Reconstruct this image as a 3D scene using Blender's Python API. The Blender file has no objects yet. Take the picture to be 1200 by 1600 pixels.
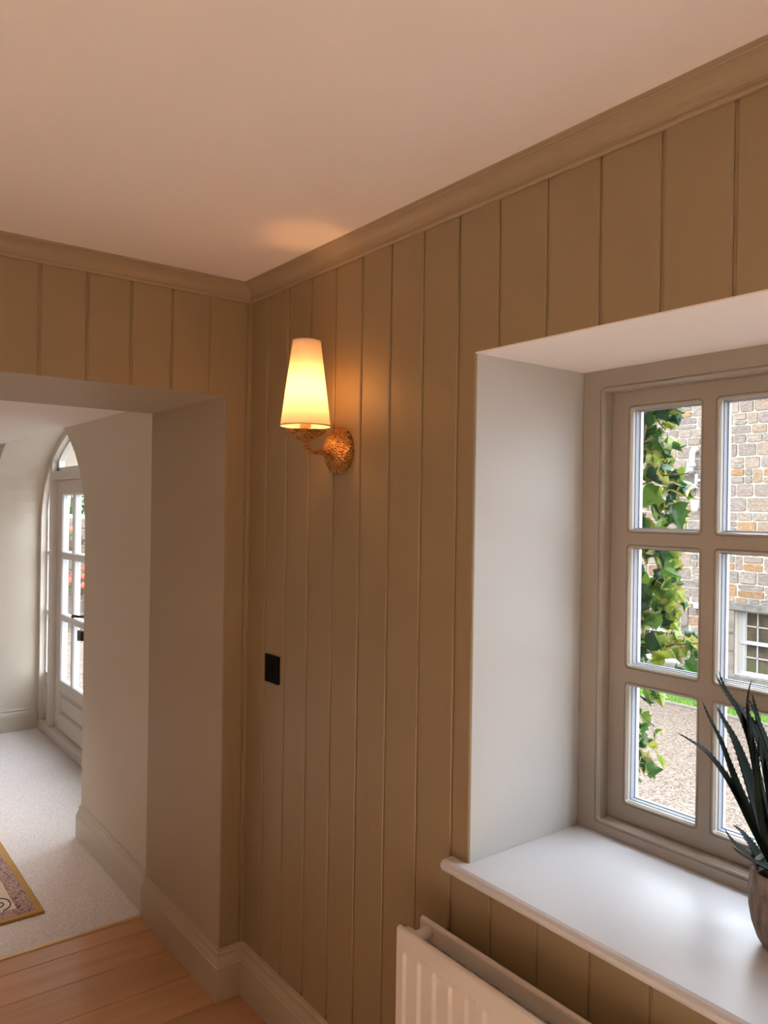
import bpy, bmesh, math, random
from mathutils import Vector, Matrix
random.seed(7)
R = random.Random(11)
SC = bpy.context.scene
COL = SC.collection

# ------------------------------------------------------------------ camera
cam_d = bpy.data.cameras.new('camera'); cam = bpy.data.objects.new('camera', cam_d); COL.objects.link(cam)
yaw, pit, rol = 2.48800286, -2.01561390e-03, 1.46846358e-02
f = Vector((math.cos(pit)*math.cos(yaw), math.cos(pit)*math.sin(yaw), math.sin(pit)))
r = Vector((math.sin(yaw), -math.cos(yaw), 0)); u = r.cross(f)
r2 = math.cos(rol)*r + math.sin(rol)*u; u2 = -math.sin(rol)*r + math.cos(rol)*u
M = Matrix((r2, u2, -f)).transposed().to_4x4(); M.translation = Vector((2.375928, -1.247149, 1.62))
cam.matrix_world = M
cam_d.sensor_fit = 'HORIZONTAL'; cam_d.sensor_width = 36.0; cam_d.lens = 36.0*1228.577/1200.0
cam_d.clip_start = 0.02; cam_d.clip_end = 200
SC.camera = cam

# ------------------------------------------------------------------ world (bright overcast), added fill lights, exposure
W = bpy.data.worlds.new('overcast_sky'); SC.world = W; W.use_nodes = True
bg = W.node_tree.nodes['Background']; bg.inputs[0].default_value = (0.86, 0.95, 1.05, 1)
# standard overcast sky: L = Lz (1 + 2 sin elevation) / 3
SKY = 13.5
_t = W.node_tree; _tc = _t.nodes.new('ShaderNodeTexCoord'); _sx = _t.nodes.new('ShaderNodeSeparateXYZ'); _t.links.new(_tc.outputs['Generated'], _sx.inputs[0])
_mr = _t.nodes.new('ShaderNodeMapRange'); _mr.inputs[1].default_value = 0.0; _mr.inputs[2].default_value = 1.0; _mr.inputs[3].default_value = SKY/3; _mr.inputs[4].default_value = SKY
_t.links.new(_sx.outputs['Z'], _mr.inputs[0]); _t.links.new(_mr.outputs[0], bg.inputs[1])
def lamp(name, loc, watts, col, rad):
    d = bpy.data.lights.new(name, 'POINT'); d.energy = watts; d.color = col; d.shadow_soft_size = rad
    o = bpy.data.objects.new(name, d); COL.objects.link(o); o.location = loc; return o
WARM = (1.0, 0.52, 0.24)
lamp('warm_fill', (2.9, -2.3, 1.9), 3.0, WARM, 0.12)  # added warm fill out of view, brightens the walls
lamp('warm_fill', (1.0, -2.3, 1.9), 1.5, WARM, 0.12)  # second added warm fill, also unseen
def fill_spot(loc, watts, col, sz=64, bl=0.4):  # added spots without fittings, fill the rooms by floor bounce
    d = bpy.data.lights.new('added_bounce_spot', 'SPOT'); d.energy = watts; d.color = col; d.shadow_soft_size = 0.04; d.spot_size = math.radians(sz); d.spot_blend = bl
    o = bpy.data.objects.new('added_bounce_spot', d); COL.objects.link(o); o.location = loc
for x_, y_ in ((2.2, -1.75), (3.05, -1.75), (3.9, -1.75)): fill_spot((x_, y_, 2.355), 500.0, (1.0, 0.85, 0.74))  # added above the unseen rug so its bounce brightens the ceiling
fill_spot((0.55, -1.3, 2.355), 105.0, (1.0, 0.85, 0.74), 70, 1.0)  # added to brighten the oak planks and lower wall
for x_, y_ in ((-2.9, -1.7), (-1.7, -1.35)): fill_spot((x_, y_, 2.025), 120.0, (1.0, 0.86, 0.74), 90, 0.9)  # added in the hall to lift its ceiling and wall
vs = SC.view_settings
vs.view_transform = 'Standard'; vs.look = 'None'; vs.exposure = 0.0; vs.gamma = 1.0; vs.use_curve_mapping = False

# ------------------------------------------------------------------ helpers
def tag(o, label=None, cat=None, group=None, kind=None):
    if label: o['label'] = label
    if cat: o['category'] = cat
    if group: o['group'] = group
    if kind: o['kind'] = kind
    return o
def obj(name, bm, mats, parent=None, smooth=False):
    me = bpy.data.meshes.new(name)
    if not isinstance(mats, (list, tuple)): mats = [mats]
    bmesh.ops.recalc_face_normals(bm, faces=bm.faces[:])
    bm.to_mesh(me); bm.free()
    for m in mats: me.materials.append(m)
    if smooth:
        for p in me.polygons: p.use_smooth = True
    o = bpy.data.objects.new(name, me); COL.objects.link(o)
    if parent: o.parent = parent
    return o
def obj_me(name, me, parent=None):
    o = bpy.data.objects.new(name, me); COL.objects.link(o)
    if parent: o.parent = parent
    return o
def empty(name, loc=(0, 0, 0), parent=None):
    o = bpy.data.objects.new(name, None); COL.objects.link(o); o.location = loc; o.empty_display_size = 0.05
    if parent: o.parent = parent
    return o
def NB(): return bmesh.new()
def box(bm, x0, x1, y0, y1, z0, z1, bev=0.0):
    t = bmesh.new()
    vs_ = [t.verts.new(p) for p in ((x0,y0,z0),(x1,y0,z0),(x1,y1,z0),(x0,y1,z0),(x0,y0,z1),(x1,y0,z1),(x1,y1,z1),(x0,y1,z1))]
    for q in ((0,3,2,1),(4,5,6,7),(0,1,5,4),(1,2,6,5),(2,3,7,6),(3,0,4,7)): t.faces.new([vs_[i] for i in q])
    if bev: bmesh.ops.bevel(t, geom=t.edges[:], offset=bev, segments=1, affect='EDGES')
    me = bpy.data.meshes.new('tmp'); t.to_mesh(me); t.free(); bm.from_mesh(me); bpy.data.meshes.remove(me)
    return bm
def bx(name, m, parent, *a, bev=0.0): return obj(name, box(NB(), *a, bev=bev), m, parent)
def poly_extrude(bm, pts, axis, a, b):
    """pts: 2D outline; axis 'y': (x,z) extruded in y ; 'x': (y,z) ; 'z': (x,y)"""
    def P(p, t): return {'y': (p[0], t, p[1]), 'x': (t, p[0], p[1]), 'z': (p[0], p[1], t)}[axis]
    v0 = [bm.verts.new(P(p, a)) for p in pts]; v1 = [bm.verts.new(P(p, b)) for p in pts]
    n = len(pts)
    bm.faces.new(v0); bm.faces.new(v1[::-1])
    for i in range(n): bm.faces.new((v0[i], v0[(i+1) % n], v1[(i+1) % n], v1[i]))
    return bm
def sweep(bm, prof, path, closed=False):
    """prof: (d, z) with d = distance out of the wall ; path: list of (x, y, nx, ny) mitred offsets"""
    loops = []
    for (x, y, nx, ny) in path: loops.append([bm.verts.new((x+nx*d, y+ny*d, z)) for d, z in prof])
    for a, b in zip(loops, loops[1:]):
        for i in range(len(prof)):
            j = (i+1) % len(prof); bm.faces.new((a[i], a[j], b[j], b[i]))
    bm.faces.new(loops[0]); bm.faces.new(loops[-1][::-1])
    return bm
def lathe(bm, prof, segs=32, c=(0, 0, 0), axis='z', cap=False):
    rings = []
    for rr, h in prof:
        ring = []
        for i in range(segs):
            a = 2*math.pi*i/segs
            p = (rr*math.cos(a), rr*math.sin(a), h) if axis == 'z' else (rr*math.cos(a), -h, rr*math.sin(a)) if axis == 'y' else (h, rr*math.cos(a), rr*math.sin(a))
            ring.append(bm.verts.new((c[0]+p[0], c[1]+p[1], c[2]+p[2])))
        rings.append(ring)
    for a, b in zip(rings, rings[1:]):
        for i in range(segs): bm.faces.new((a[i], a[(i+1) % segs], b[(i+1) % segs], b[i]))
    if cap:
        bm.faces.new(rings[0]); bm.faces.new(rings[-1])
    return bm
def tube(bm, pts, rad, segs=8):
    pts = [Vector(p) for p in pts]; rings = []; prev = None
    for i, p in enumerate(pts):
        t = (pts[min(i+1, len(pts)-1)] - pts[max(i-1, 0)]).normalized()
        n = prev if prev else t.orthogonal().normalized()
        n = (n - t*n.dot(t)).normalized(); prev = n; b = t.cross(n)
        rr = rad[i] if isinstance(rad, (list, tuple)) else rad
        rings.append([bm.verts.new(p + (n*math.cos(2*math.pi*k/segs) + b*math.sin(2*math.pi*k/segs))*rr) for k in range(segs)])
    for a, b in zip(rings, rings[1:]):
        for k in range(segs): bm.faces.new((a[k], a[(k+1) % segs], b[(k+1) % segs], b[k]))
    bm.faces.new(rings[0]); bm.faces.new(rings[-1][::-1])
    return bm
def rrect(x0, x1, z0, z1, rad, n=5):
    rad = max(rad, 1e-4); out = []
    for cx, cz, a0 in ((x1-rad, z1-rad, 0), (x0+rad, z1-rad, 90), (x0+rad, z0+rad, 180), (x1-rad, z0+rad, 270)):
        for k in range(n+1):
            a = math.radians(a0+90*k/n); out.append((cx+rad*math.cos(a), cz+rad*math.sin(a)))
    return out
def ring_loft(bm, x0, x1, z0, z1, steps, closed=False):
    """steps: (inset, y, radius) - a moulding round a rectangular opening"""
    loops = [[bm.verts.new((px, y, pz)) for px, pz in rrect(x0+i, x1-i, z0+i, z1-i, rad)] for i, y, rad in steps]
    n = len(loops[0]); pairs = list(zip(loops, loops[1:])) + ([(loops[-1], loops[0])] if closed else [])
    for a, b in pairs:
        for k in range(n): bm.faces.new((a[k], a[(k+1) % n], b[(k+1) % n], b[k]))
    return bm

# ------------------------------------------------------------------ materials
def nodes(name):
    m = bpy.data.materials.new(name); m.use_nodes = True
    nt = m.node_tree; return m, nt, nt.nodes['Principled BSDF']
def N(nt, t, **kw):
    n = nt.nodes.new(t)
    for k, v in kw.items():
        if k in n.inputs: n.inputs[k].default_value = v
        else: setattr(n, k, v)
    return n
def L(nt, a, b): nt.links.new(a, b)
def ramp(nt, fac, stops):
    n = nt.nodes.new('ShaderNodeValToRGB'); e = n.color_ramp.elements
    while len(e) < len(stops): e.new(0.5)
    for el, (p, c) in zip(e, stops): el.position = p; el.color = (*c, 1)
    L(nt, fac, n.inputs[0]); return n.outputs[0]
def mapping(nt, scale, coord='Object'):
    t = N(nt, 'ShaderNodeTexCoord'); mp = N(nt, 'ShaderNodeMapping'); mp.inputs['Scale'].default_value = scale
    L(nt, t.outputs[coord], mp.inputs[0]); return mp.outputs[0]
def plain(name, col, rough=0.5, metal=0.0, bump=None, var=0.0, spec=0.5):
    m, nt, b = nodes(name)
    b.inputs['Base Color'].default_value = (*col, 1); b.inputs['Roughness'].default_value = rough; b.inputs['Metallic'].default_value = metal
    b.inputs['Specular IOR Level'].default_value = spec
    if bump:
        sc_, st, dist = bump
        nz = N(nt, 'ShaderNodeTexNoise', Scale=1.0, Detail=5.0); L(nt, mapping(nt, sc_), nz.inputs['Vector'])
        bp = N(nt, 'ShaderNodeBump', Strength=st, Distance=dist); L(nt, nz.outputs[0], bp.inputs['Height']); L(nt, bp.outputs[0], b.inputs['Normal'])
        if var:
            c0 = tuple(max(0, c*(1-var)) for c in col); c1 = tuple(min(1, c*(1+var)) for c in col)
            L(nt, ramp(nt, nz.outputs[0], [(0.3, c0), (0.7, c1)]), b.inputs['Base Color'])
    return m
PAINT = (0.305, 0.228, 0.128)
CORN = (0.36, 0.275, 0.175)
TRIM = (0.47, 0.38, 0.27)
m_plaster = plain('painted_plaster', (0.43, 0.345, 0.24), 0.55, bump=((9, 9, 9), 0.06, 0.01), var=0.01)
m_cornice = plain('painted_cornice', CORN, 0.42)
m_board = plain('painted_boards', PAINT, 0.40, bump=((70, 70, 3.0), 0.16, 0.004), var=0.01)
m_trim = plain('painted_trim', TRIM, 0.38)
m_trim_hall = plain('hall_trim_paint', (0.60, 0.54, 0.46), 0.4)
m_sill = plain('painted_sill', (0.66, 0.67, 0.70), 0.33, bump=((14, 90, 90), 0.05, 0.003))
m_frame = plain('painted_window_frame', (0.365, 0.325, 0.27), 0.32)
m_white = plain('white_window_paint', (0.80, 0.79, 0.77), 0.4)
m_obead = plain('outer_bead_paint', (0.468, 0.468, 0.481), 0.5)
m_ospacer = plain('blue_grey_spacer', (0.24, 0.264, 0.324), 0.5)
m_spacer = plain('grey_glazing_spacer', (0.50, 0.54, 0.62), 0.35)
m_ceil = plain('ceiling_paint', (0.86, 0.79, 0.74), 0.7, bump=((6, 6, 6), 0.04, 0.01))
m_black = plain('black_metal', (0.008, 0.008, 0.008), 0.4)
m_rad = plain('white_radiator_enamel', (0.78, 0.73, 0.68), 0.3)
m_dark = plain('dark_gap', (0.03, 0.028, 0.025), 0.8)
m_brass = plain('brass_strip', (0.75, 0.5, 0.28), 0.3, 1.0)
m_hallpaint = plain('cream_hall_paint', (0.68, 0.61, 0.51), 0.55, bump=((9, 9, 9), 0.06, 0.01))

def glass_mat():
    m = bpy.data.materials.new('window_glass'); m.use_nodes = True; nt = m.node_tree; nt.nodes.clear()
    o = N(nt, 'ShaderNodeOutputMaterial'); tr = N(nt, 'ShaderNodeBsdfTransparent'); gl = N(nt, 'ShaderNodeBsdfGlossy', Roughness=0.0)
    tr.inputs[0].default_value = (0.99, 0.995, 0.99, 1)
    fr = N(nt, 'ShaderNodeFresnel', IOR=1.35); mx = N(nt, 'ShaderNodeMixShader')
    ge = N(nt, 'ShaderNodeNewGeometry'); sb = N(nt, 'ShaderNodeMath', operation='SUBTRACT'); sb.inputs[0].default_value = 1.0; L(nt, ge.outputs['Backfacing'], sb.inputs[1])
    mu = N(nt, 'ShaderNodeMath', operation='MULTIPLY'); L(nt, fr.outputs[0], mu.inputs[0]); L(nt, sb.outputs[0], mu.inputs[1])   # only the outer skin of the pane reflects
    L(nt, mu.outputs[0], mx.inputs[0]); L(nt, tr.outputs[0], mx.inputs[1]); L(nt, gl.outputs[0], mx.inputs[2]); L(nt, mx.outputs[0], o.inputs[0])
    return m
m_glass = glass_mat()

def wood_mat():
    m, nt, b = nodes('oak_boards')
    oi = N(nt, 'ShaderNodeObjectInfo')
    vec = mapping(nt, (16, 1.1, 16)); ad = N(nt, 'ShaderNodeVectorMath', operation='ADD'); L(nt, vec, ad.inputs[0])
    ml = N(nt, 'ShaderNodeMath', operation='MULTIPLY'); ml.inputs[1].default_value = 37.0; L(nt, oi.outputs['Random'], ml.inputs[0]); L(nt, ml.outputs[0], ad.inputs[1])
    nz = N(nt, 'ShaderNodeTexNoise', Scale=1.0, Detail=6.0, Roughness=0.6, Distortion=0.8); L(nt, ad.outputs[0], nz.inputs['Vector'])
    c = ramp(nt, nz.outputs[0], [(0.25, (0.38, 0.19, 0.085)), (0.5, (0.47, 0.245, 0.115)), (0.8, (0.52, 0.285, 0.14))])
    hs = N(nt, 'ShaderNodeHueSaturation'); L(nt, c, hs.inputs['Color'])
    mr = N(nt, 'ShaderNodeMapRange'); mr.inputs[3].default_value = 0.85; mr.inputs[4].default_value = 1.15; L(nt, oi.outputs['Random'], mr.inputs[0]); L(nt, mr.outputs[0], hs.inputs['Value'])
    L(nt, hs.outputs[0], b.inputs['Base Color']); b.inputs['Roughness'].default_value = 0.33
    bp = N(nt, 'ShaderNodeBump', Strength=0.08, Distance=0.003); L(nt, nz.outputs[0], bp.inputs['Height']); L(nt, bp.outputs[0], b.inputs['Normal'])
    return m
m_oak = wood_mat()

def carpet_mat():
    m, nt, b = nodes('wool_carpet')
    nz = N(nt, 'ShaderNodeTexNoise', Scale=1.0, Detail=3.0); L(nt, mapping(nt, (150, 150, 150)), nz.inputs['Vector'])
    wv = N(nt, 'ShaderNodeTexNoise', Scale=1.0, Detail=2.0); L(nt, mapping(nt, (60, 240, 60)), wv.inputs['Vector'])
    mx = N(nt, 'ShaderNodeMath', operation='ADD'); L(nt, nz.outputs[0], mx.inputs[0]); L(nt, wv.outputs[0], mx.inputs[1])
    L(nt, ramp(nt, nz.outputs[0], [(0.3, (0.56, 0.50, 0.48)), (0.7, (0.79, 0.74, 0.72))]), b.inputs['Base Color'])
    b.inputs['Roughness'].default_value = 0.95; b.inputs['Specular IOR Level'].default_value = 0.1
    bp = N(nt, 'ShaderNodeBump', Strength=0.5, Distance=0.003); L(nt, mx.outputs[0], bp.inputs['Height']); L(nt, bp.outputs[0], b.inputs['Normal'])
    return m
m_carpet = carpet_mat()

# ================================================================== ROOM SHELL
ZC = 2.362          # ceiling
XR, YB = 4.6, -2.75 # far right end and rear wall of the room
GA = [0.118, 0.246, 0.376, 0.507, 0.6365, 0.7645, 0.8945, 1.0225, 1.1525, 1.288, 1.42, 1.554, 1.69]
while GA[-1] < XR-0.15: GA.append(GA[-1]+0.132)
WX0, WX1, WZ0, WZ1 = 1.08, 2.258, 0.80, 1.983
BB = 0.166

def board_mesh(a0, a1, z0, z1, axis):
    """a panelling board, 6 mm proud of the wall, long edges chamfered. axis 'x': on the y=0 wall, 'y': on the x=0 wall"""
    bm = NB(); c = 0.0025
    prof = [(a0, 0.0055), (a0, 0.0025), (a0+c, 0.0), (a1-c, 0.0), (a1, 0.0025), (a1, 0.0055)]
    if axis == 'x': poly_extrude(bm, [(p[0], p[1]) for p in prof], 'z', z0, z1)
    else: poly_extrude(bm, [(-p[1], p[0]) for p in prof], 'z', z0, z1)
    return bm

# --- right wall (window wall)
bm = NB()
box(bm, -0.02, WX0, 0.007, 0.60, 0, 2.6); box(bm, WX1, XR, 0.007, 0.60, 0, 2.6)
box(bm, WX0, WX1, 0.007, 0.60, 0, WZ0); box(bm, WX0, WX1, 0.007, 0.60, WZ1, 2.6)
m_reveal = plain('pale_reveal_paint', (0.58, 0.58, 0.56), 0.5, bump=((9, 9, 9), 0.06, 0.01))
wall_r = obj('wall_right', bm, m_reveal)
tag(wall_r, 'beige boarded wall with a deep window recess beside the lamp', 'wall', kind='structure')
bx('soffit', m_ceil, wall_r, WX0+0.0005, WX1-0.0005, 0.0005, 0.386, WZ1-0.003, WZ1)
for a_ in ((0.0, WX0, 0.1, 2.34), (WX1, XR, 0.1, 2.34), (WX0, WX1, 0.1, WZ0), (WX0, WX1, WZ1, 2.34)):
    bx('groove_backing', m_board, wall_r, a_[0], a_[1], 0.0055, 0.0068, a_[2], a_[3])
edges = [0.0] + GA + [XR]
g = 0.0035
for a, b in zip(edges, edges[1:]):
    a2, b2 = a + (g if a > 0 else 0.004), b - g
    if b2 <= WX0 or a2 >= WX1:
        obj('board', board_mesh(a2, b2, BB-0.03, 2.335, 'x'), m_board, wall_r)
    else:
        obj('board', board_mesh(a2, b2, BB-0.03, WZ0, 'x'), m_board, wall_r)
        obj('board', board_mesh(a2, b2, WZ1, 2.335, 'x'), m_board, wall_r)
        if a2 < WX0: obj('board', board_mesh(a2, WX0, WZ0, WZ1, 'x'), m_board, wall_r)
        if b2 > WX1: obj('board', board_mesh(WX1, b2, WZ0, WZ1, 'x'), m_board, wall_r)

# --- left wall (with the wide opening to the hall)
OY, OZ, TX = -0.085, 1.990, -0.66   # opening edge, head height, far face of the wall
OYL = -1.75
bm = NB()
box(bm, TX, -0.007, OY, 0.5, 0, 2.6); box(bm, TX, -0.007, YB, OYL, 0, 2.6); box(bm, TX, -0.007, OYL, OY, OZ, 2.6)
wall_l = obj('wall_left', bm, m_plaster)
tag(wall_l, 'thick beige boarded wall above the wide opening to the hall', 'wall', kind='structure')
GB = [-0.014, -0.147, -0.276, -0.406, -0.5375, -0.67]
while GB[-1] > YB+0.15: GB.append(GB[-1]-0.1315)
eb = GB + [YB]
bx('groove_backing', m_board, wall_l, -0.0069, -0.0056, YB, 0.0, OZ, 2.34)
bx('groove_backing', m_board, wall_l, -0.0069, -0.0056, OY, 0.0, 0.1, OZ)
bx('corner_bead', m_board, wall_l, -0.008, 0.004, -0.011, 0.006, BB-0.03, 2.335, bev=0.002)
for a, b in zip(eb, eb[1:]):
    hi, lo = a-g, b+g
    if lo > OY-0.12 and hi > OY: 
        obj('board', board_mesh(max(lo, OY), hi, BB-0.03, OZ, 'y'), m_board, wall_l)
        obj('board', board_mesh(lo, hi, OZ, 2.335, 'y'), m_board, wall_l)
    elif hi > OYL:
        obj('board', board_mesh(lo, hi, OZ, 2.335, 'y'), m_board, wall_l)
    else:
        obj('board', board_mesh(lo, hi, BB-0.03, 2.335, 'y'), m_board, wall_l)

# --- walls behind the camera
w = bx('wall_back', m_plaster, None, -0.02, XR+0.2, YB-0.2, YB, 0, 2.6); tag(w, 'plain beige wall behind the viewer', 'wall', kind='structure')
w = bx('wall_near', m_plaster, None, XR, XR+0.2, YB, 0.6, 0, 2.6); tag(w, 'plain beige wall at the near end of the room', 'wall', kind='structure')
w = bx('ceiling', m_ceil, None, -0.006, XR, YB, 0.006, ZC, ZC+0.2); tag(w, 'pale pinkish smooth ceiling above the wall lamp', 'ceiling', kind='structure')

# --- cornice (cove with fillets), right and left runs mitred in the corner
CZ = 2.308; CP = 0.050
cor = [(0.0, CZ), (0.006, CZ), (0.0085, CZ+0.003), (0.0085, CZ+0.008), (0.006, CZ+0.010)]
for k in range(9):
    a = math.radians(90*k/8)
    cor.append((0.006+0.038*(1-math.cos(a)), CZ+0.0105+0.0345*math.sin(a)))
cor += [(0.046, CZ+0.0465), (CP, CZ+0.0465), (CP, ZC), (0.0, ZC)]
t = obj('trim_1', sweep(NB(), cor, [(0, 0, 1, -1), (XR, 0, 0, -1)]), m_cornice); tag(t, 'beige coved cornice along the top of the window wall', 'cornice', kind='structure')
t = obj('trim_2', sweep(NB(), cor, [(0, YB, 1, 0), (0, 0, 1, -1)]), m_cornice); tag(t, 'beige coved cornice above the boarded opening', 'cornice', kind='structure')

# --- baseboards
bbp = [(0, 0), (0.020, 0), (0.020, 0.112), (0.0165, 0.1145), (0.0165, 0.118)]
for k in range(6):
    a = k/5; bbp.append((0.0165-0.0085*(a*a*(3-2*a)), 0.118+0.026*a))
bbp += [(0.0105, 0.147), (0.0105, 0.152), (0.006, 0.158), (0.005, BB), (0, BB)]
t = obj('baseboard_right', sweep(NB(), bbp, [(0, 0, 1, -1), (XR, 0, 0, -1)]), m_trim); tag(t, 'moulded beige baseboard under the boarded window wall', 'baseboard', kind='structure')
t = obj('baseboard_left', sweep(NB(), bbp, [(0, 0, 1, -1), (0, OY, 1, -1), (TX, OY, 0, -1)]), m_trim); tag(t, 'moulded beige baseboard wrapping the opening jamb', 'baseboard', kind='structure')

# --- hall walls
HY, HZ = -0.073, 2.03
AX0, AX1, ACX = -3.69, -1.55, -2.62
half = [(0.0, 1.46), (0.006, 1.56), (0.025, 1.645), (0.06, 1.725), (0.115, 1.81), (0.185, 1.888), (0.265, 1.950), (0.345, 2.000), (0.42, 2.040), (0.54, 2.092), (0.70, 2.145), (0.88, 2.195), (1.07, 2.24)]
archR = [(AX1-d, z) for d, z in half]; archL = [(AX0+d, z) for d, z in half]
bm = NB()
poly_extrude(bm, [(TX+0.002, -0.02), (AX1, -0.02)] + archR + [(ACX, 2.6), (TX+0.002, 2.6)], 'y', HY, 0.45)
poly_extrude(bm, [(-4.6, -0.02), (AX0, -0.02)] + archL + [(ACX, 2.6), (-4.6, 2.6)], 'y', HY, 0.45)
w = obj('wall_hall', bm, m_hallpaint); tag(w, 'cream plaster hall wall with a deep pointed arch for the glazed doors', 'wall', kind='structure')
YH = -5.5
w = bx('wall_hall_end', m_hallpaint, None, -4.8, -4.6, YH, 0.6, -0.02, 2.6); tag(w, 'plain cream wall at the far end of the hall', 'wall', kind='structure')
w = bx('wall_hall_side', m_hallpaint, None, -4.6, TX, YH-0.2, YH, -0.02, 2.6); tag(w, 'plain cream wall along the unseen side of the hall', 'wall', kind='structure')
w = bx('wall_hall_near', m_hallpaint, None, TX, TX+0.2, YH, YB-0.2, -0.02, 2.6); tag(w, 'plain cream wall closing the unseen end of the hall', 'wall', kind='structure')
w = bx('ceiling', m_ceil, None, -4.6, TX, YH, HY, HZ, 2.6); tag(w, 'low white ceiling of the carpeted hall', 'ceiling', kind='structure')
t = obj('baseboard_hall', sweep(NB(), bbp, [(TX, HY, 0, -1), (AX1, HY, -1, -1), (AX1, 0.24, -1, 0)]), m_trim_hall); tag(t, 'moulded beige baseboard of the hall ending at the arch', 'baseboard', kind='structure')
t = obj('baseboard_arch', sweep(NB(), bbp, [(AX0, 0.243, 1, 0), (AX0, HY, 1, -1), (-4.6, HY, 0, -1)]), m_trim_hall); tag(t, 'moulded white baseboard in the bright arch recess beside the glazed doors', 'baseboard', kind='structure')

# --- floors
fl = bx('floor', m_dark, None, TX+0.005, XR, YB, 0.0, -0.06, -0.016); tag(fl, 'warm oak plank floor at the opening', 'floor', kind='structure')
seams = [-0.650, -0.550, -0.371, -0.180, 0.011]
while seams[-1] < XR-0.2: seams.append(seams[-1]+0.19)
seams.append(XR)
for a, b in zip(seams, seams[1:]):
    xa, xb = a+0.0012, b-0.0012
    cut = [YB] + sorted(R.uniform(YB+0.3, -1.4) for _ in range(1)) + [-0.001]
    for y0, y1 in zip(cut, cut[1:]):
        bm = NB(); poly_extrude(bm, [(xa, -0.016), (xb, -0.016), (xb, -0.0012), (xb-0.0015, 0), (xa+0.0015, 0), (xa, -0.0012)], 'y', y0+0.0005, y1-0.0005)
        obj('plank', bm, m_oak, fl)
cp = obj('carpet', poly_extrude(NB(), [(-0.672, YH), (-0.672, HY), (AX1, HY), (AX1, 0.241), (AX0, 0.241), (AX0, HY), (-4.6, HY), (-4.6, YH)], 'z', -0.06, 0.002), m_carpet); tag(cp, 'pale pinkish wool carpet covering the hall floor', 'carpet', kind='stuff')
ts = NB(); poly_extrude(ts, [(-0.676, 0.0), (-0.647, 0.0), (-0.652, 0.004), (-0.6615, 0.0058), (-0.671, 0.004)], 'y', OYL, -0.106)
ts = obj('threshold_strip', ts, m_brass); tag(ts, 'slim brass threshold strip between oak planks and carpet', 'threshold', kind='structure')

# ================================================================== WINDOW 1
win = empty('window_1', (1.67, 0.385, 0.82)); tag(win, 'small-paned painted casement window in the deep recess', 'window', kind='structure')
def wobj(name, bm, m, parent=win, smooth=False):
    o = obj(name, bm, m, None, smooth); o.parent = parent
    o.matrix_parent_inverse = Matrix.Translation(-win.location) ; return o
SZ = 0.82
FX0, FX1, FZ0, FZ1 = WX0+0.002, WX1-0.002, SZ, WZ1
IX0, IX1, IZ0, IZ1 = 1.133, 2.206, 0.845, 1.937     # inner edge of the frame
bm = NB()
box(bm, FX0, IX0, 0.385, 0.475, FZ0, FZ1); box(bm, IX1, FX1, 0.385, 0.475, FZ0, FZ1)
box(bm, IX0, IX1, 0.385, 0.475, FZ0, IZ0); box(bm, IX0, IX1, 0.385, 0.475, IZ1, FZ1)
wobj('frame', bm, m_frame)
bm = NB(); ring_loft(bm, IX0, IX1, IZ0, IZ1, [(0, 0.3849, 0), (0, 0.3849, 0.012), (0.0012, 0.3875, 0.012), (0.0025, 0.3855, 0.011), (0.0055, 0.3845, 0.010), (0.0085, 0.3865, 0.009), (0.010, 0.390, 0.007), (0.0105, 0.3915, 0.005), (0.0118, 0.392, 0.004), (0.0122, 0.44, 0.001)])
wobj('frame_bead', bm, m_frame)
def casement(x0, x1, cols):
    z0, z1 = 0.8585, 1.9245
    zr = [(1.5735, 1.888), (1.2375, 1.545), (0.900, 1.204)]
    s = empty('casement'); s.parent = win; s.matrix_parent_inverse = Matrix.Translation(-win.location); 
    def so(name, bm, m, smooth=False):
        o = obj(name, bm, m, s, smooth); return o
    ys, ye = 0.42, 0.47
    bm = NB()
    xs = [x0] + [v for c in cols for v in c] + [x1]
    for a, b in zip(xs[0::2], xs[1::2]): box(bm, a, b, ys, ye, z0, z1)
    zz = [z1] + [v for zlo, zhi in zr for v in (zhi, zlo)] + [z0]
    for c0, c1 in cols:
        for hi, lo in zip(zz[0::2], zz[1::2]): box(bm, c0, c1, ys, ye, lo, hi)
    so('sash', bm, m_frame)
    for c0, c1 in cols:
        for zlo, zhi in zr:
            bm = NB(); ring_loft(bm, c0, c1, zlo, zhi, [(0, ys-0.0002, 0), (0, ys-0.0002, 0.011), (0.001, ys+0.0022, 0.011), (0.0022, ys+0.0002, 0.010), (0.0045, ys-0.0006, 0.0095), (0.0065, ys+0.001, 0.008), (0.008, ys+0.004, 0.006), (0.0085, ys+0.006, 0.004), (0.0095, ys+0.0065, 0.002), (0.010, ys+0.017, 0.001)])
            so('glazing_bead', bm, m_frame)
            bm = NB(); ring_loft(bm, c0, c1, zlo, zhi, [(0.0102, ys+0.0172, 0), (0.0112, ys+0.0172, 0), (0.0112, ys+0.0185, 0), (0.0102, ys+0.0185, 0), (0.0102, ys+0.034, 0)])
            so('spacer', bm, m_ospacer)
            bm = NB(); ring_loft(bm, c0, c1, zlo, zhi, [(0.0095, ys+0.034, 0), (0.0125, ys+0.034, 0), (0.0125, ys+0.036, 0), (0.0105, ys+0.049, 0), (0.0, ys+0.0503, 0)])
            so('outer_bead', bm, m_obead)
            bm = NB(); box(bm, c0+0.006, c1-0.006, ys+0.0205, ys+0.0225, zlo+0.006, zhi-0.006)
            so('pane', bm, m_glass)
    return s
casement(1.1462, 1.6695, [(1.192, 1.393), (1.4226, 1.6236)])
casement(1.6705, 2.1938, [(1.7164, 1.9174), (1.947, 2.148)])
bm = NB(); prof = []
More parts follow.
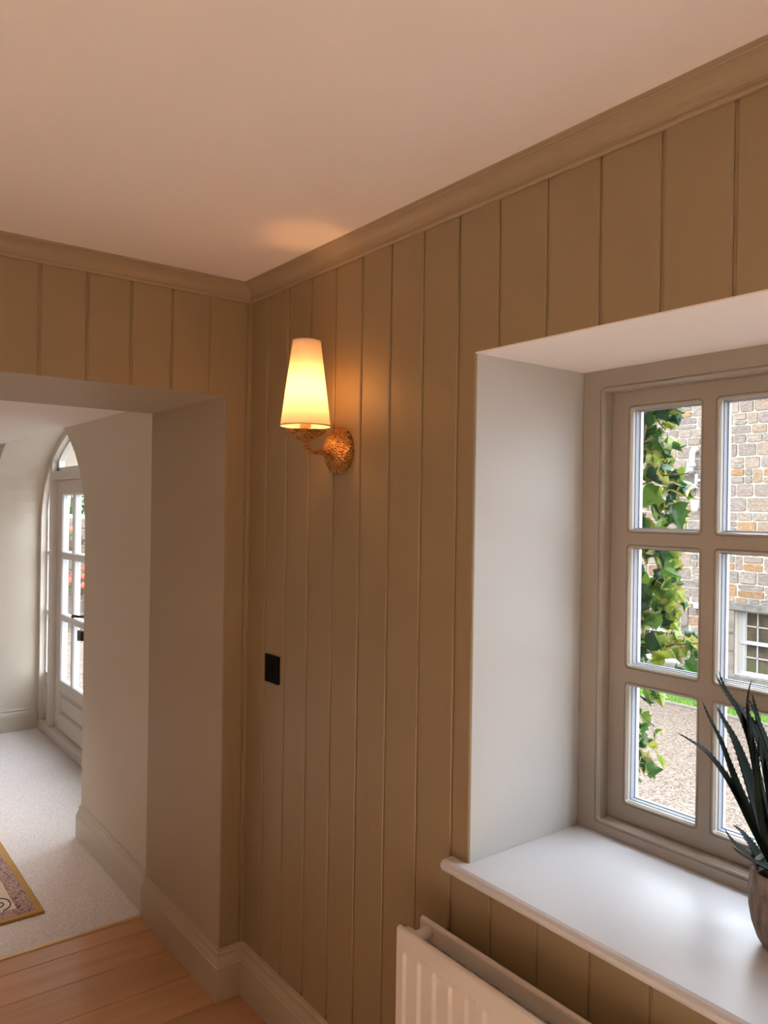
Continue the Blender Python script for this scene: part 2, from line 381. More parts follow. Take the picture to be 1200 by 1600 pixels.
for p in [(0.386, SZ-0.028), (0.386, SZ), (-0.026, SZ), (-0.033, SZ-0.003), (-0.038, SZ-0.009), (-0.038, SZ-0.017), (-0.034, SZ-0.024), (-0.026, SZ-0.027), (-0.02, SZ-0.028)]: prof.append(p)
poly_extrude(bm, prof, 'x', WX0+0.0015, WX1-0.0015)
nose = [p for p in prof if p[0] < 0.1]
poly_extrude(bm, nose[::1] + [(-0.001, SZ-0.028), (-0.001, SZ)], 'x', 1.030, WX0+0.0014)
poly_extrude(bm, nose[::1] + [(-0.001, SZ-0.028), (-0.001, SZ)], 'x', WX1-0.0014, WX1+0.05)
wobj('sill', bm, m_sill)
o = wobj('outer_sill', box(NB(), WX0+0.001, WX1-0.001, 0.476, 0.63, 0.785, 0.815), m_white)

# ================================================================== DOOR 1 (arched glazed double doors)
dr = empty('door_1', (ACX, 0.285, 0.0)); tag(dr, 'white glazed double doors with sidelights filling the pointed arch', 'door', kind='structure')
PI_ = Matrix.Translation(-dr.location)
def dobj(name, bm, m, parent=dr, smooth=False):
    o = obj(name, bm, m, None, smooth); o.parent = parent
    if parent is dr: o.matrix_parent_inverse = PI_
    return o
m_door = plain('cream_door_paint', (0.72, 0.66, 0.59), 0.4)
FD0, FD1 = 0.246, 0.335
def zarch(x):
    d = min(x-AX0, AX1-x)
    for (d0, z0), (d1, z1) in zip(half, half[1:]):
        if d0 <= d <= d1: return z0+(z1-z0)*(d-d0)/(d1-d0)
    return half[-1][1]
full = [(AX0, 0.0)] + archL + archR[::-1][1:] + [(AX1, 0.0)]
def inset(path, dist):
    out = []
    for i, (x, z) in enumerate(path):
        a = path[max(i-1, 0)]; b = path[min(i+1, len(path)-1)]
        tx, tz = b[0]-a[0], b[1]-a[1]; l = math.hypot(tx, tz)
        out.append((x+tz/l*dist, z-tx/l*dist))
    return out
def arch_band(bm, d0, d1, y0, y1):
    A, B = inset(full, d0), inset(full, d1)
    vs4 = [[bm.verts.new((p[0], y, p[1])) for p in P_] for P_ in (A, B) for y in (y0, y1)]
    n = len(full)
    for i in range(n-1):
        for a, b in ((0, 2), (2, 3), (3, 1), (1, 0)): bm.faces.new((vs4[a][i], vs4[b][i], vs4[b][i+1], vs4[a][i+1]))
    return bm
dobj('arched_frame', arch_band(NB(), 0.001, 0.042, FD0, FD1), m_door)
dobj('arched_bead', arch_band(NB(), 0.04, 0.055, 0.283, 0.325), m_white)
dobj('door_sill', box(NB(), AX0+0.042, AX1-0.042, FD0-0.004, 0.42, -0.02, 0.068, bev=0.004), m_door)
for s in (1, -1):
    xa, xb = (-3.44, -3.39) if s == 1 else (2*ACX+3.39, 2*ACX+3.44)
    dobj('mullion', box(NB(), xa, xb, FD0, FD1, 0.068, zarch((xa+xb)/2)-0.03, bev=0.003), m_door)
dobj('transom', box(NB(), -3.39, 2*ACX+3.39, FD0, FD1, 1.797, 1.855, bev=0.003), m_door)
bm = NB(); box(bm, ACX-0.02, ACX+0.02, 0.285, 0.325, 1.855, 2.20); dobj('transom_bar', bm, m_white)
bm = NB()
box(bm, -3.39, -3.355, 0.285, 0.325, 1.855, zarch(-3.37)-0.045); box(bm, 2*ACX+3.355, 2*ACX+3.39, 0.285, 0.325, 1.855, zarch(-3.37)-0.045); box(bm, -3.39, 2*ACX+3.39, 0.285, 0.325, 1.855, 1.885)
dobj('transom_bead', bm, m_white)
for s in (1, -1):   # fanlight panes
    xs = [-3.36 + (ACX-0.02+3.36)*k/6 for k in range(7)]
    pts = [(xs[0], 1.88)] + [(xs[-1], 1.88)] + [(x, zarch(x)-0.045) for x in xs[::-1]]
    if s == -1: pts = [(2*ACX-x, z) for x, z in pts]
    dobj('fanlight_pane', poly_extrude(NB(), pts, 'y', 0.303, 0.306), m_glass)
def leaf(x0, x1, hs):
    s = empty('door_leaf'); s.parent = dr; s.matrix_parent_inverse = PI_
    y0, y1 = 0.286, 0.332
    w = x1-x0; st = 0.118
    cols = [(x0+st, x0+w/2-0.016), (x0+w/2+0.016, x1-st)]
    zr = [(1.297, 1.703), (0.870, 1.266), (0.415, 0.840)]
    bm = NB()
    box(bm, x0, x0+st, y0, y1, 0.072, 1.795); box(bm, x1-st, x1, y0, y1, 0.072, 1.795)
    box(bm, x0+st, x1-st, y0, y1, 1.703, 1.795); box(bm, x0+st, x1-st, y0, y1, 0.335, 0.415); box(bm, x0+st, x1-st, y0, y1, 0.072, 0.185)
    obj('leaf_frame', bm, m_door, s)
    bm = NB(); box(bm, cols[0][1], cols[1][0], y0, y1, 0.415, 1.703)
    obj('glazing_bar', bm, m_white, s)
    for zz in ((1.266, 1.297), (0.840, 0.870)):
        for c0, c1 in cols: bm = NB(); box(bm, c0, c1, y0, y1, *zz); obj('glazing_bar', bm, m_white, s)
    for c0, c1 in cols:
        for zlo, zhi in zr:
            bm = NB(); ring_loft(bm, c0, c1, zlo, zhi, [(0, y0-0.001, 0), (0.004, y0-0.001, 0), (0.012, y0+0.008, 0), (0.012, y0+0.016, 0)]); obj('glazing_bead', bm, m_white, s)
            bm = NB(); ring_loft(bm, c0, c1, zlo, zhi, [(0.012, y0+0.018, 0), (0.012, y0+0.034, 0)]); obj('spacer', bm, m_spacer, s)
            bm = NB(); box(bm, c0+0.002, c1-0.002, y0+0.016, y0+0.018, zlo+0.002, zhi-0.002); obj('pane', bm, m_glass, s)
    bm = NB(); box(bm, x0+st, x1-st, y0+0.014, y1-0.008, 0.185, 0.335); box(bm, x0+st+0.025, x1-st-0.025, y0+0.006, y0+0.015, 0.21, 0.31, bev=0.004)
    obj('kick_panel', bm, m_door, s)
    bm = NB(); ring_loft(bm, x0+st, x1-st, 0.185, 0.335, [(0, y0-0.003, 0), (0.006, y0-0.004, 0), (0.012, y0+0.010, 0), (0.012, y0+0.014, 0)]); obj('panel_moulding', bm, m_door, s)
    if hs:
        hx = x1-0.075
        bm = NB(); box(bm, hx-0.02, hx+0.02, y0-0.008, y0-0.0005, 0.82, 1.00, bev=0.002); obj('handle_plate', bm, m_black, s)
        bm = NB(); tube(bm, [(hx, y0-0.007, 0.925), (hx, y0-0.05, 0.925), (hx-0.02, y0-0.055, 0.925), (hx-0.11, y0-0.052, 0.92), (hx-0.125, y0-0.048, 0.91)], [0.008, 0.008, 0.009, 0.008, 0.010], 8); obj('lever_handle', bm, m_black, s, True)
        bm = NB(); box(bm, hx-0.075, hx+0.005, y0-0.035, y0-0.008, 0.77, 0.83, bev=0.004); box(bm, hx-0.085, hx-0.07, y0-0.03, y0-0.015, 0.76, 0.80, bev=0.003); obj('rim_lock', bm, m_black, s)
leaf(-3.388, ACX-0.001, True)
leaf(ACX+0.001, 2*ACX+3.388, False)
for s in (1, -1):   # sidelights
    xa, xb = (-3.648, -3.44) if s == 1 else (2*ACX+3.44, 2*ACX+3.648)
    sd = empty('sidelight'); sd.parent = dr; sd.matrix_parent_inverse = PI_
    y0, y1 = 0.286, 0.325
    bm = NB()
    box(bm, xa, xa+0.02, y0, y1, 0.068, 1.66); box(bm, xb-0.02, xb, y0, y1, 0.068, 1.8); box(bm, xa, xb, y0, y1, 0.34, 0.415); box(bm, xa, xb, y0, y1, 0.068, 0.185)
    obj('sidelight_frame', bm, m_door, sd)
    for z in (1.28, 0.855): bm = NB(); box(bm, xa, xb, y0-0.004, y1, z-0.013, z+0.013, bev=0.003); obj('glazing_bar', bm, m_white, sd)
    bm = NB(); box(bm, xa+0.02, xb-0.02, y0+0.012, y1-0.01, 0.185, 0.34); obj('sidelight_panel', bm, m_door, sd)
    pts = [(xa+0.01, 0.41), (xb-0.01, 0.41)] + [(x, zarch(x)-0.05) for x in (xb-0.01, (xa+xb)/2, xa+0.01)]
    pts = [(xa+0.01, 0.41), (xb-0.01, 0.41)] + sorted([(x, max(zarch(x)-0.05, 1.5)) for x in (xa+0.01, xa+0.06, (xa+xb)/2, xb-0.06, xb-0.01)], key=lambda p: -p[0])
    obj('sidelight_pane', poly_extrude(NB(), pts, 'y', 0.303, 0.306), m_glass, sd)

# ================================================================== WALL LAMP
def hammered(name, c0, c1):
    m, nt, b = nodes(name)
    mv = mapping(nt, (110, 110, 260)); nz = N(nt, 'ShaderNodeTexNoise', Scale=1.0, Detail=4.0, Distortion=1.2); L(nt, mv, nz.inputs['Vector'])
    vo = N(nt, 'ShaderNodeTexVoronoi', Scale=1.0); L(nt, mapping(nt, (130, 130, 240)), vo.inputs['Vector'])
    mx = N(nt, 'ShaderNodeMath', operation='ADD'); L(nt, nz.outputs[0], mx.inputs[0]); L(nt, vo.outputs['Distance'], mx.inputs[1])
    L(nt, ramp(nt, nz.outputs[0], [(0.35, c0), (0.62, c1)]), b.inputs['Base Color'])
    b.inputs['Metallic'].default_value = 0.85; b.inputs['Roughness'].default_value = 0.36
    bp = N(nt, 'ShaderNodeBump', Strength=1.0, Distance=0.006); L(nt, mx.outputs[0], bp.inputs['Height']); L(nt, bp.outputs[0], b.inputs['Normal'])
    return m
m_gold = hammered('hammered_antique_gold', (0.20, 0.085, 0.025), (0.78, 0.42, 0.14))
def shade_mat():
    m = bpy.data.materials.new('cream_linen_shade'); m.use_nodes = True; nt = m.node_tree; nt.nodes.clear()
    o = N(nt, 'ShaderNodeOutputMaterial'); d = N(nt, 'ShaderNodeBsdfDiffuse'); t = N(nt, 'ShaderNodeBsdfTranslucent'); mx = N(nt, 'ShaderNodeMixShader')
    nz = N(nt, 'ShaderNodeTexNoise', Scale=1.0, Detail=2.0); L(nt, mapping(nt, (300, 300, 900)), nz.inputs['Vector'])
    c = ramp(nt, nz.outputs[0], [(0.3, (0.52, 0.45, 0.36)), (0.7, (0.58, 0.51, 0.41))])
    L(nt, c, d.inputs[0]); L(nt, c, t.inputs[0]); mx.inputs[0].default_value = 0.26
    L(nt, d.outputs[0], mx.inputs[1]); L(nt, t.outputs[0], mx.inputs[2]); L(nt, mx.outputs[0], o.inputs[0]); return m
m_shade = shade_mat()
def emit(name, col, st):
    m = bpy.data.materials.new(name); m.use_nodes = True; nt = m.node_tree; nt.nodes.clear()
    o = N(nt, 'ShaderNodeOutputMaterial'); e = N(nt, 'ShaderNodeEmission', Strength=st); e.inputs[0].default_value = (*col, 1); L(nt, e.outputs[0], o.inputs[0]); return m
m_bulb = emit('glowing_bulb', (1.0, 0.46, 0.15), 150.0)
LX, LY = 0.543, -0.117
sc_ = empty('wall_lamp', (0.543, 0, 1.785)); tag(sc_, 'gold hammered wall lamp with a glowing cream tapered shade', 'lamp')
LI = Matrix.Translation((-0.543, 0, -1.785))
def lobj(name, bm, m, smooth=True):
    o = obj(name, bm, m, sc_, smooth); o.matrix_parent_inverse = LI; return o
bm = NB(); pr = [(0.0, 0.036)]
for k in range(1, 11):
    a = math.radians(90*k/10); pr.append((0.066*math.sin(a), 0.006+0.031*math.cos(a)))
pr.append((0.0655, 0.0005)); pr[0] = (0.0005, 0.037)
lathe(bm, pr, 48, (0.543, 0, 1.785), 'y', cap=True); lobj('back_plate', bm, m_gold)
arm = [(0.543, -0.030, 1.783), (0.543, -0.055, 1.779), (0.543, -0.085, 1.778), (0.543, -0.104, 1.781), (0.543, -0.114, 1.789), (0.543, LY, 1.799), (0.543, LY, 1.811)]
lobj('arm', tube(NB(), arm, [0.011, 0.0075, 0.007, 0.007, 0.0072, 0.0078, 0.009], 12), m_gold)
bm = NB(); lathe(bm, [(0.001, 1.807), (0.012, 1.8075), (0.030, 1.814), (0.047, 1.824), (0.056, 1.833), (0.0565, 1.8355), (0.054, 1.8355), (0.045, 1.829), (0.028, 1.820), (0.001, 1.817)], 40, (LX, LY, 0)); lobj('cup', bm, m_gold)
m_candle = plain('cream_lamp_holder', (0.75, 0.62, 0.42), 0.5)
bm = NB(); lathe(bm, [(0.001, 1.815), (0.009, 1.815), (0.009, 1.842), (0.0155, 1.843), (0.0155, 1.885), (0.011, 1.89), (0.001, 1.89)], 24, (LX, LY, 0)); lobj('lamp_holder', bm, m_candle)
bm = NB(); lathe(bm, [(0.001, 1.888), (0.011, 1.89), (0.013, 1.90), (0.0185, 1.925), (0.020, 1.945), (0.0165, 1.965), (0.008, 1.982), (0.001, 1.988)], 20, (LX, LY, 0)); lobj('bulb', bm, m_bulb)
S0, S1, RB, RT = 1.846, 2.076, 0.0685, 0.0385
bm = NB(); lathe(bm, [(RB, S0), (RT, S1)], 64, (LX, LY, 0)); sh = lobj('lamp_shade', bm, m_shade)
m_tape = plain('cream_shade_tape', (0.78, 0.66, 0.5), 0.8)
for zz, rr in ((S0, RB), (S1, RT)):
    bm = NB(); lathe(bm, [(rr+0.0008, zz-0.001), (rr+0.0010, zz+0.0025), (rr-0.0010, zz+0.0025), (rr-0.0012, zz-0.001), (rr+0.0008, zz-0.001)], 64, (LX, LY, 0))
    obj('shade_rim', bm, m_tape, sh, True)
bm = NB()
for k in range(3):
    a = math.radians(40+120*k); tube(bm, [(LX+0.012*math.cos(a), LY+0.012*math.sin(a), 1.872), (LX+(RB-0.004)*math.cos(a), LY+(RB-0.004)*math.sin(a), 1.852)], 0.0011, 6)
so_ = obj('shade_carrier', bm, m_brass, sh, True)

# ================================================================== LIGHT SWITCH
sw = empty('light_switch', (0.178, 0.0, 1.11)); tag(sw, 'small square black switch plate low on the boarded wall', 'switch')
def swo(name, bm, m, parent=sw):
    o = obj(name, bm, m, parent); o.matrix_parent_inverse = Matrix.Translation((-0.178, 0, -1.11)) if parent is sw else Matrix(); return o
m_blk2 = plain('black_satin_plate', (0.006, 0.006, 0.006), 0.6, spec=0.05)
swo('switch_plate', poly_extrude(NB(), rrect(0.134, 0.222, 1.066, 1.154, 0.004), 'y', -0.005, -0.0003), m_blk2)
swo('rocker', box(NB(), 0.169, 0.187, -0.008, -0.005, 1.092, 1.128, bev=0.002), m_blk2)

# ================================================================== RADIATOR
rd = empty('radiator', (1.5, -0.08, 0.0)); tag(rd, 'white double panel radiator with fluted front under the window sill', 'radiator')
RI = Matrix.Translation((-1.5, 0.08, 0))
def ro(name, bm, m, smooth=False):
    o = obj(name, bm, m, rd, smooth); o.matrix_parent_inverse = RI; return o
RX0, RX1, RZ0, RZ1 = 0.978, 2.38, 0.12, 0.673
def fluted(yf, yb, sgn=1):
    bm = NB()
    xs = []; x = RX0+0.022
    # front face as a height grid : columns with recessed channels
    cols = [(RX0, 0)]
    while x+0.034 < RX1-0.02:
        cols += [(x, 0), (x+0.006, 1), (x+0.028, 1), (x+0.034, 0)]; x += 0.0508
    cols.append((RX1, 0))
    rows = [(RZ0+0.012, 0), (RZ0+0.045, 0), (RZ0+0.060, 1), (RZ1-0.058, 1), (RZ1-0.044, 0), (RZ1-0.012, 0)]
    V = [[bm.verts.new((cx, yf+0.0075*cd*rd_*sgn, rz)) for cx, cd in cols] for rz, rd_ in rows]
    for i in range(len(rows)-1):
        for j in range(len(cols)-1): bm.faces.new((V[i][j], V[i][j+1], V[i+1][j+1], V[i+1][j]))
    # rolled top and bottom edges, back
    top = [(yf, RZ1-0.012)] + [((yf+yb)/2 - (yb-yf)/2*math.cos(math.radians(a)), RZ1-0.008+0.008*math.sin(math.radians(a))) for a in range(0, 181, 30)] + [(yb, RZ1-0.016)]
    prev = None
    for y, z in top:
        cur = [bm.verts.new((RX0, y, z)), bm.verts.new((RX1, y, z))]
        if prev: bm.faces.new((prev[0], prev[1], cur[1], cur[0]))
        prev = cur
    bot = [(yf, RZ0+0.012), (yf, RZ0+0.003), ((yf+yb)/2, RZ0), (yb, RZ0+0.004), (yb, RZ1-0.016)]
    prev = None
    for y, z in bot:
        cur = [bm.verts.new((RX0, y, z)), bm.verts.new((RX1, y, z))]
        if prev: bm.faces.new((prev[0], prev[1], cur[1], cur[0]))
        prev = cur
    for xx in (RX0, RX1):
        bm.faces.new([bm.verts.new((xx, y, z)) for y, z in [(yf, RZ0+0.003)] + top + [(yb, RZ0+0.004), ((yf+yb)/2, RZ0)]])
    bmesh.ops.remove_doubles(bm, verts=bm.verts[:], dist=1e-5)
    return bm
ro('front_panel', fluted(-0.122, -0.106), m_rad)
ro('rear_panel', fluted(-0.052, -0.038), m_rad)
fins = NB(); x = RX0+0.05
while x < RX1-0.05:
    box(fins, x, x+0.0012, -0.1055, -0.085, RZ0+0.05, RZ1-0.04); x += 0.0254
ro('convector_fins', fins, m_rad)['kind'] = 'stuff'
bm = NB(); tube(bm, [(RX0+0.012, -0.107, RZ1-0.021), (RX0+0.03, -0.097, RZ1-0.022), (RX0+0.034, -0.08, RZ1-0.022), (RX0+0.034, -0.051, RZ1-0.020)], [0.012, 0.013, 0.0135, 0.0125], 14); ro('header_pipe', bm, m_rad, True)
bm = NB(); tube(bm, [(RX0+0.001, -0.094, RZ1-0.0215), (RX0+0.034, -0.094, RZ1-0.0215)], 0.0125, 14); ro('header_elbow', bm, m_rad, True)
bm = NB(); tube(bm, [(RX0-0.003, -0.094, RZ1-0.0215), (RX0+0.002, -0.094, RZ1-0.0215)], 0.0105, 14); ro('blanking_plug', bm, m_dark, True)
bm = NB(); tube(bm, [(RX0-0.002, -0.079, RZ0+0.03), (RX0-0.03, -0.079, RZ0+0.03), (RX0-0.035, -0.079, RZ0+0.02), (RX0-0.035, -0.079, 0.001)], 0.008, 12); ro('supply_pipe', bm, plain('chrome', (0.7, 0.7, 0.7), 0.15, 1.0), True)
for xx in (RX0+0.2, RX1-0.2): ro('wall_bracket', box(NB(), xx-0.015, xx+0.015, -0.037, -0.0005, RZ0+0.05, RZ1-0.06), m_rad)

# ================================================================== PLANT POT AND ALOE
m_pot, nt, b = nodes('weathered_pot')
nz = N(nt, 'ShaderNodeTexNoise', Scale=1.0, Detail=8.0, Roughness=0.65); L(nt, mapping(nt, (40, 40, 12)), nz.inputs['Vector'])
vo = N(nt, 'ShaderNodeTexVoronoi', Scale=1.0, feature='DISTANCE_TO_EDGE'); L(nt, mapping(nt, (45, 45, 22)), vo.inputs['Vector'])
L(nt, ramp(nt, nz.outputs[0], [(0.32, (0.10, 0.08, 0.07)), (0.45, (0.23, 0.195, 0.175)), (0.7, (0.36, 0.315, 0.29))]), b.inputs['Base Color']); b.inputs['Roughness'].default_value = 0.9
ad = N(nt, 'ShaderNodeMath', operation='MULTIPLY_ADD'); ad.inputs[1].default_value = 0.25; L(nt, vo.outputs[0], ad.inputs[0]); L(nt, nz.outputs[0], ad.inputs[2])
bp = N(nt, 'ShaderNodeBump', Strength=0.8, Distance=0.006); L(nt, ad.outputs[0], bp.inputs['Height']); L(nt, bp.outputs[0], b.inputs['Normal'])
PX, PY = 1.702, 0.243
pot = empty('plant_pot', (PX, PY, SZ)); tag(pot, 'rough weathered stone pot on the window sill holding the aloe', 'pot')
pp = [(0.001, 0.0005), (0.052, 0.0005), (0.062, 0.006), (0.072, 0.022), (0.080, 0.045), (0.085, 0.075), (0.086, 0.10), (0.084, 0.13), (0.083, 0.146), (0.080, 0.148), (0.077, 0.146), (0.077, 0.125), (0.001, 0.122)]
bm = NB(); lathe(bm, pp, 48)
for v in bm.verts:
    rr = math.hypot(v.co.x, v.co.y)
    if rr > 0.05:
        a = math.atan2(v.co.y, v.co.x); k = 1+0.008*math.sin(5*a+1)+0.006*math.sin(11*a)+R.uniform(-0.004, 0.004); v.co.x *= k; v.co.y *= k
        if v.co.z > 0.14: v.co.z += 0.0025*math.sin(7*a)+R.uniform(-0.001, 0.001)
obj('pot_body', bm, m_pot, pot, True)
bm = NB(); lathe(bm, [(0.001, 0.128), (0.04, 0.127), (0.0755, 0.1245)], 24)
obj('soil', bm, plain('dark_soil', (0.03, 0.022, 0.016), 0.95, bump=((120, 120, 120), 1.0, 0.01)), pot)
m_aloe, nt, b = nodes('aloe_skin')
nz = N(nt, 'ShaderNodeTexNoise', Scale=1.0, Detail=3.0); L(nt, mapping(nt, (60, 60, 25)), nz.inputs['Vector'])
L(nt, ramp(nt, nz.outputs[0], [(0.3, (0.006, 0.013, 0.009)), (0.7, (0.016, 0.030, 0.020))]), b.inputs['Base Color']); b.inputs['Roughness'].default_value = 0.55; b.inputs['Specular IOR Level'].default_value = 0.12
aloe = empty('aloe_plant', (PX, PY, 0.945)); tag(aloe, 'dark green spiky aloe with toothed leaves in the stone pot', 'plant')
AL = {
'1': ([(1.469, 0.205, 1.177), (1.499, 0.21, 1.166), (1.53, 0.215, 1.151), (1.561, 0.22, 1.121), (1.588, 0.225, 1.082), (1.614, 0.23, 1.033), (1.653, 0.235, 0.969)], 0.0125),
'2': ([(1.508, 0.235, 1.244), (1.524, 0.235, 1.214), (1.548, 0.235, 1.176), (1.566, 0.235, 1.136), (1.582, 0.235, 1.101), (1.608, 0.235, 1.055), (1.655, 0.235, 0.970)], 0.0110),
'3': ([(1.516, 0.275, 1.231), (1.535, 0.268, 1.209), (1.561, 0.262, 1.177), (1.583, 0.255, 1.14), (1.603, 0.248, 1.1), (1.624, 0.242, 1.046), (1.661, 0.235, 0.965)], 0.0160),
'4': ([(1.508, 0.285, 1.292), (1.53, 0.277, 1.266), (1.559, 0.268, 1.244), (1.587, 0.26, 1.228), (1.61, 0.252, 1.204), (1.633, 0.243, 1.153), (1.668, 0.235, 0.984)], 0.0115),
'4b': ([(1.531, 0.255, 1.306), (1.547, 0.252, 1.275), (1.572, 0.248, 1.245), (1.591, 0.245, 1.216), (1.608, 0.242, 1.177), (1.624, 0.238, 1.114), (1.664, 0.235, 0.977)], 0.0120),
'5': ([(1.621, 0.215, 1.311), (1.613, 0.218, 1.288), (1.609, 0.222, 1.26), (1.612, 0.225, 1.224), (1.618, 0.228, 1.176), (1.634, 0.232, 1.106), (1.668, 0.235, 0.978)], 0.0120),
'6': ([(1.585, 0.285, 1.267), (1.597, 0.277, 1.238), (1.611, 0.268, 1.204), (1.627, 0.26, 1.172), (1.643, 0.252, 1.135), (1.66, 0.243, 1.075), (1.68, 0.235, 0.982)], 0.0125),
'6b': ([(1.602, 0.235, 1.271), (1.615, 0.235, 1.247), (1.628, 0.235, 1.22), (1.643, 0.235, 1.187), (1.658, 0.235, 1.149), (1.671, 0.235, 1.081), (1.684, 0.235, 0.984)], 0.0125),
'7': ([(1.543, 0.265, 0.990), (1.562, 0.260, 0.975), (1.588, 0.254, 0.966), (1.612, 0.248, 0.965), (1.635, 0.244, 0.958), (1.662, 0.240, 0.955)], 0.0085),
'8': ([(1.548, 0.285, 0.997), (1.573, 0.275, 0.992), (1.594, 0.266, 0.982), (1.616, 0.256, 0.968), (1.636, 0.247, 0.958), (1.664, 0.240, 0.955)], 0.0120),
'9': ([(1.592, 0.205, 0.985), (1.605, 0.211, 0.976), (1.622, 0.219, 0.968), (1.638, 0.227, 0.962), (1.655, 0.233, 0.957), (1.670, 0.238, 0.952)], 0.0085),
'10': ([(1.656, 0.175, 1.22), (1.648, 0.187, 1.179), (1.642, 0.199, 1.133), (1.64, 0.211, 1.076), (1.647, 0.223, 1.016), (1.666, 0.235, 0.964)], 0.0130),
'11': ([(1.93, 0.22, 1.20), (1.89, 0.225, 1.18), (1.84, 0.23, 1.14), (1.79, 0.235, 1.07), (1.75, 0.24, 1.0), (1.72, 0.243, 0.955)], 0.0135),
'12': ([(1.82, 0.17, 1.28), (1.80, 0.18, 1.22), (1.78, 0.195, 1.15), (1.755, 0.21, 1.07), (1.73, 0.225, 1.0), (1.712, 0.238, 0.955)], 0.0140),
'13': ([(1.78, 0.30, 1.30), (1.77, 0.29, 1.24), (1.755, 0.28, 1.17), (1.738, 0.268, 1.09), (1.72, 0.255, 1.01), (1.707, 0.246, 0.955)], 0.0135),
'14': ([(1.695, 0.215, 1.25), (1.69, 0.22, 1.19), (1.688, 0.225, 1.12), (1.69, 0.23, 1.05), (1.694, 0.236, 0.99), (1.699, 0.240, 0.955)], 0.0150),
'15': ([(1.86, 0.28, 1.05), (1.83, 0.275, 1.06), (1.80, 0.27, 1.04), (1.77, 0.262, 1.01), (1.74, 0.255, 0.98), (1.715, 0.247, 0.952)], 0.0110)}
def catmull(P, n):
    P = [Vector(p) for p in P]; P = [P[0]*2-P[1]] + P + [P[-1]*2-P[-2]]; out = []
    for i in range(1, len(P)-2):
        for k in range(n):
            t = k/n; a, b, c, d = P[i-1:i+3]
            out.append(0.5*((2*b) + (c-a)*t + (2*a-5*b+4*c-d)*t*t + (3*b-a-3*c+d)*t**3))
    out.append(P[-2]); return out
def aloe_leaf(pts, hw):
    path = catmull(pts[::-1] , 4); n = len(path); bm = NB()
    base = Vector((PX, PY, 0.95)); axis = Vector((0, 0, 1)); rings = []
    hor = Vector((path[-1].x-PX, path[-1].y-PY, 0))
    if hor.length < 0.02: hor = Vector((0.4, -0.9, 0))
    side0 = hor.normalized().cross(axis).normalized()
    for i, p in enumerate(path):
        t = i/(n-1); tan = (path[min(i+1, n-1)]-path[max(i-1, 0)]).normalized()
        w = hw*(1.0-0.12*t)*min(1, (1-t)*1.9)**0.85 + 0.0006
        side = (side0 - tan*side0.dot(tan)).normalized(); nrm = side.cross(tan)
        if nrm.z < 0: nrm = -nrm
        th = w*0.42
        ring = []
        for sx, dz in ((-1, 0.30), (-0.55, -0.05), (0, -0.22), (0.55, -0.05), (1, 0.30), (0.6, -0.55), (0, -1.0), (-0.6, -0.55)):
            ring.append(bm.verts.new(p + side*w*sx + nrm*th*dz))
        rings.append((ring, side, tan, w))
    for (a, *_), (b, *_) in zip(rings, rings[1:]):
        for k in range(8): bm.faces.new((a[k], a[(k+1) % 8], b[(k+1) % 8], b[k]))
    bm.faces.new(rings[0][0]); bm.faces.new(rings[-1][0])
    for i in range(2, n-2):
        ring, side, tan, w = rings[i]
        for s, idx in ((-1, 0), (1, 4)):
            p = ring[idx].co; q = rings[i+1][0][idx].co; mid = p.lerp(q, 0.35)
            tipp = mid + side*s*min(0.0040, 0.4*w+0.001) + tan*0.002
            d_ = side.cross(tan)*0.0009
            v = [bm.verts.new(c) for c in (p-tan*0.0012, p+tan*0.0022+d_, p+tan*0.0022-d_, tipp)]
            bm.faces.new((v[0], v[1], v[3])); bm.faces.new((v[0], v[3], v[2])); bm.faces.new((v[1], v[2], v[3]))
    return bm
for k_, (pts, hw) in AL.items():
    pts = pts + [(pts[-1][0]*0.45+PX*0.55, pts[-1][1]*0.45+PY*0.55, 0.948)]
    o = obj('leaf', aloe_leaf(pts, hw), m_aloe, aloe, True); o.matrix_parent_inverse = Matrix.Translation((-PX, -PY, -0.945))
bm = NB(); lathe(bm, [(0.001, 0.944), (0.03, 0.9455), (0.035, 0.955), (0.026, 0.985), (0.014, 1.01), (0.001, 1.015)], 12, (PX, PY, 0)); o = obj('crown', bm, m_aloe, aloe, True); o.matrix_parent_inverse = Matrix.Translation((-PX, -PY, -0.945))

# ================================================================== RUG
rug = empty('rug', (-0.90, -0.40, 0.002)); tag(rug, 'patterned oriental rug with gold binding on the hall carpet', 'rug')
def rugmat():
    m, nt, b = nodes('rug_patterned_band')
    nz = N(nt, 'ShaderNodeTexNoise', Scale=1.0, Detail=3.0, Distortion=2.5); L(nt, mapping(nt, (38, 90, 30)), nz.inputs['Vector'])
    L(nt, ramp(nt, nz.outputs[0], [(0.40, (0.10, 0.03, 0.035)), (0.47, (0.30, 0.17, 0.14)), (0.53, (0.55, 0.42, 0.36)), (0.62, (0.28, 0.15, 0.13))]), b.inputs['Base Color']); b.inputs['Roughness'].default_value = 0.95
    return m
m_band = rugmat(); m_bind = plain('gold_rug_binding', (0.42, 0.24, 0.07), 0.9, bump=((200, 200, 200), 0.6, 0.003), var=0.2); m_field = plain('cream_rug_field', (0.62, 0.50, 0.38), 0.95, bump=((160, 160, 160), 0.6, 0.003), var=0.12); m_motif = plain('charcoal_rug_motif', (0.09, 0.08, 0.08), 0.95)
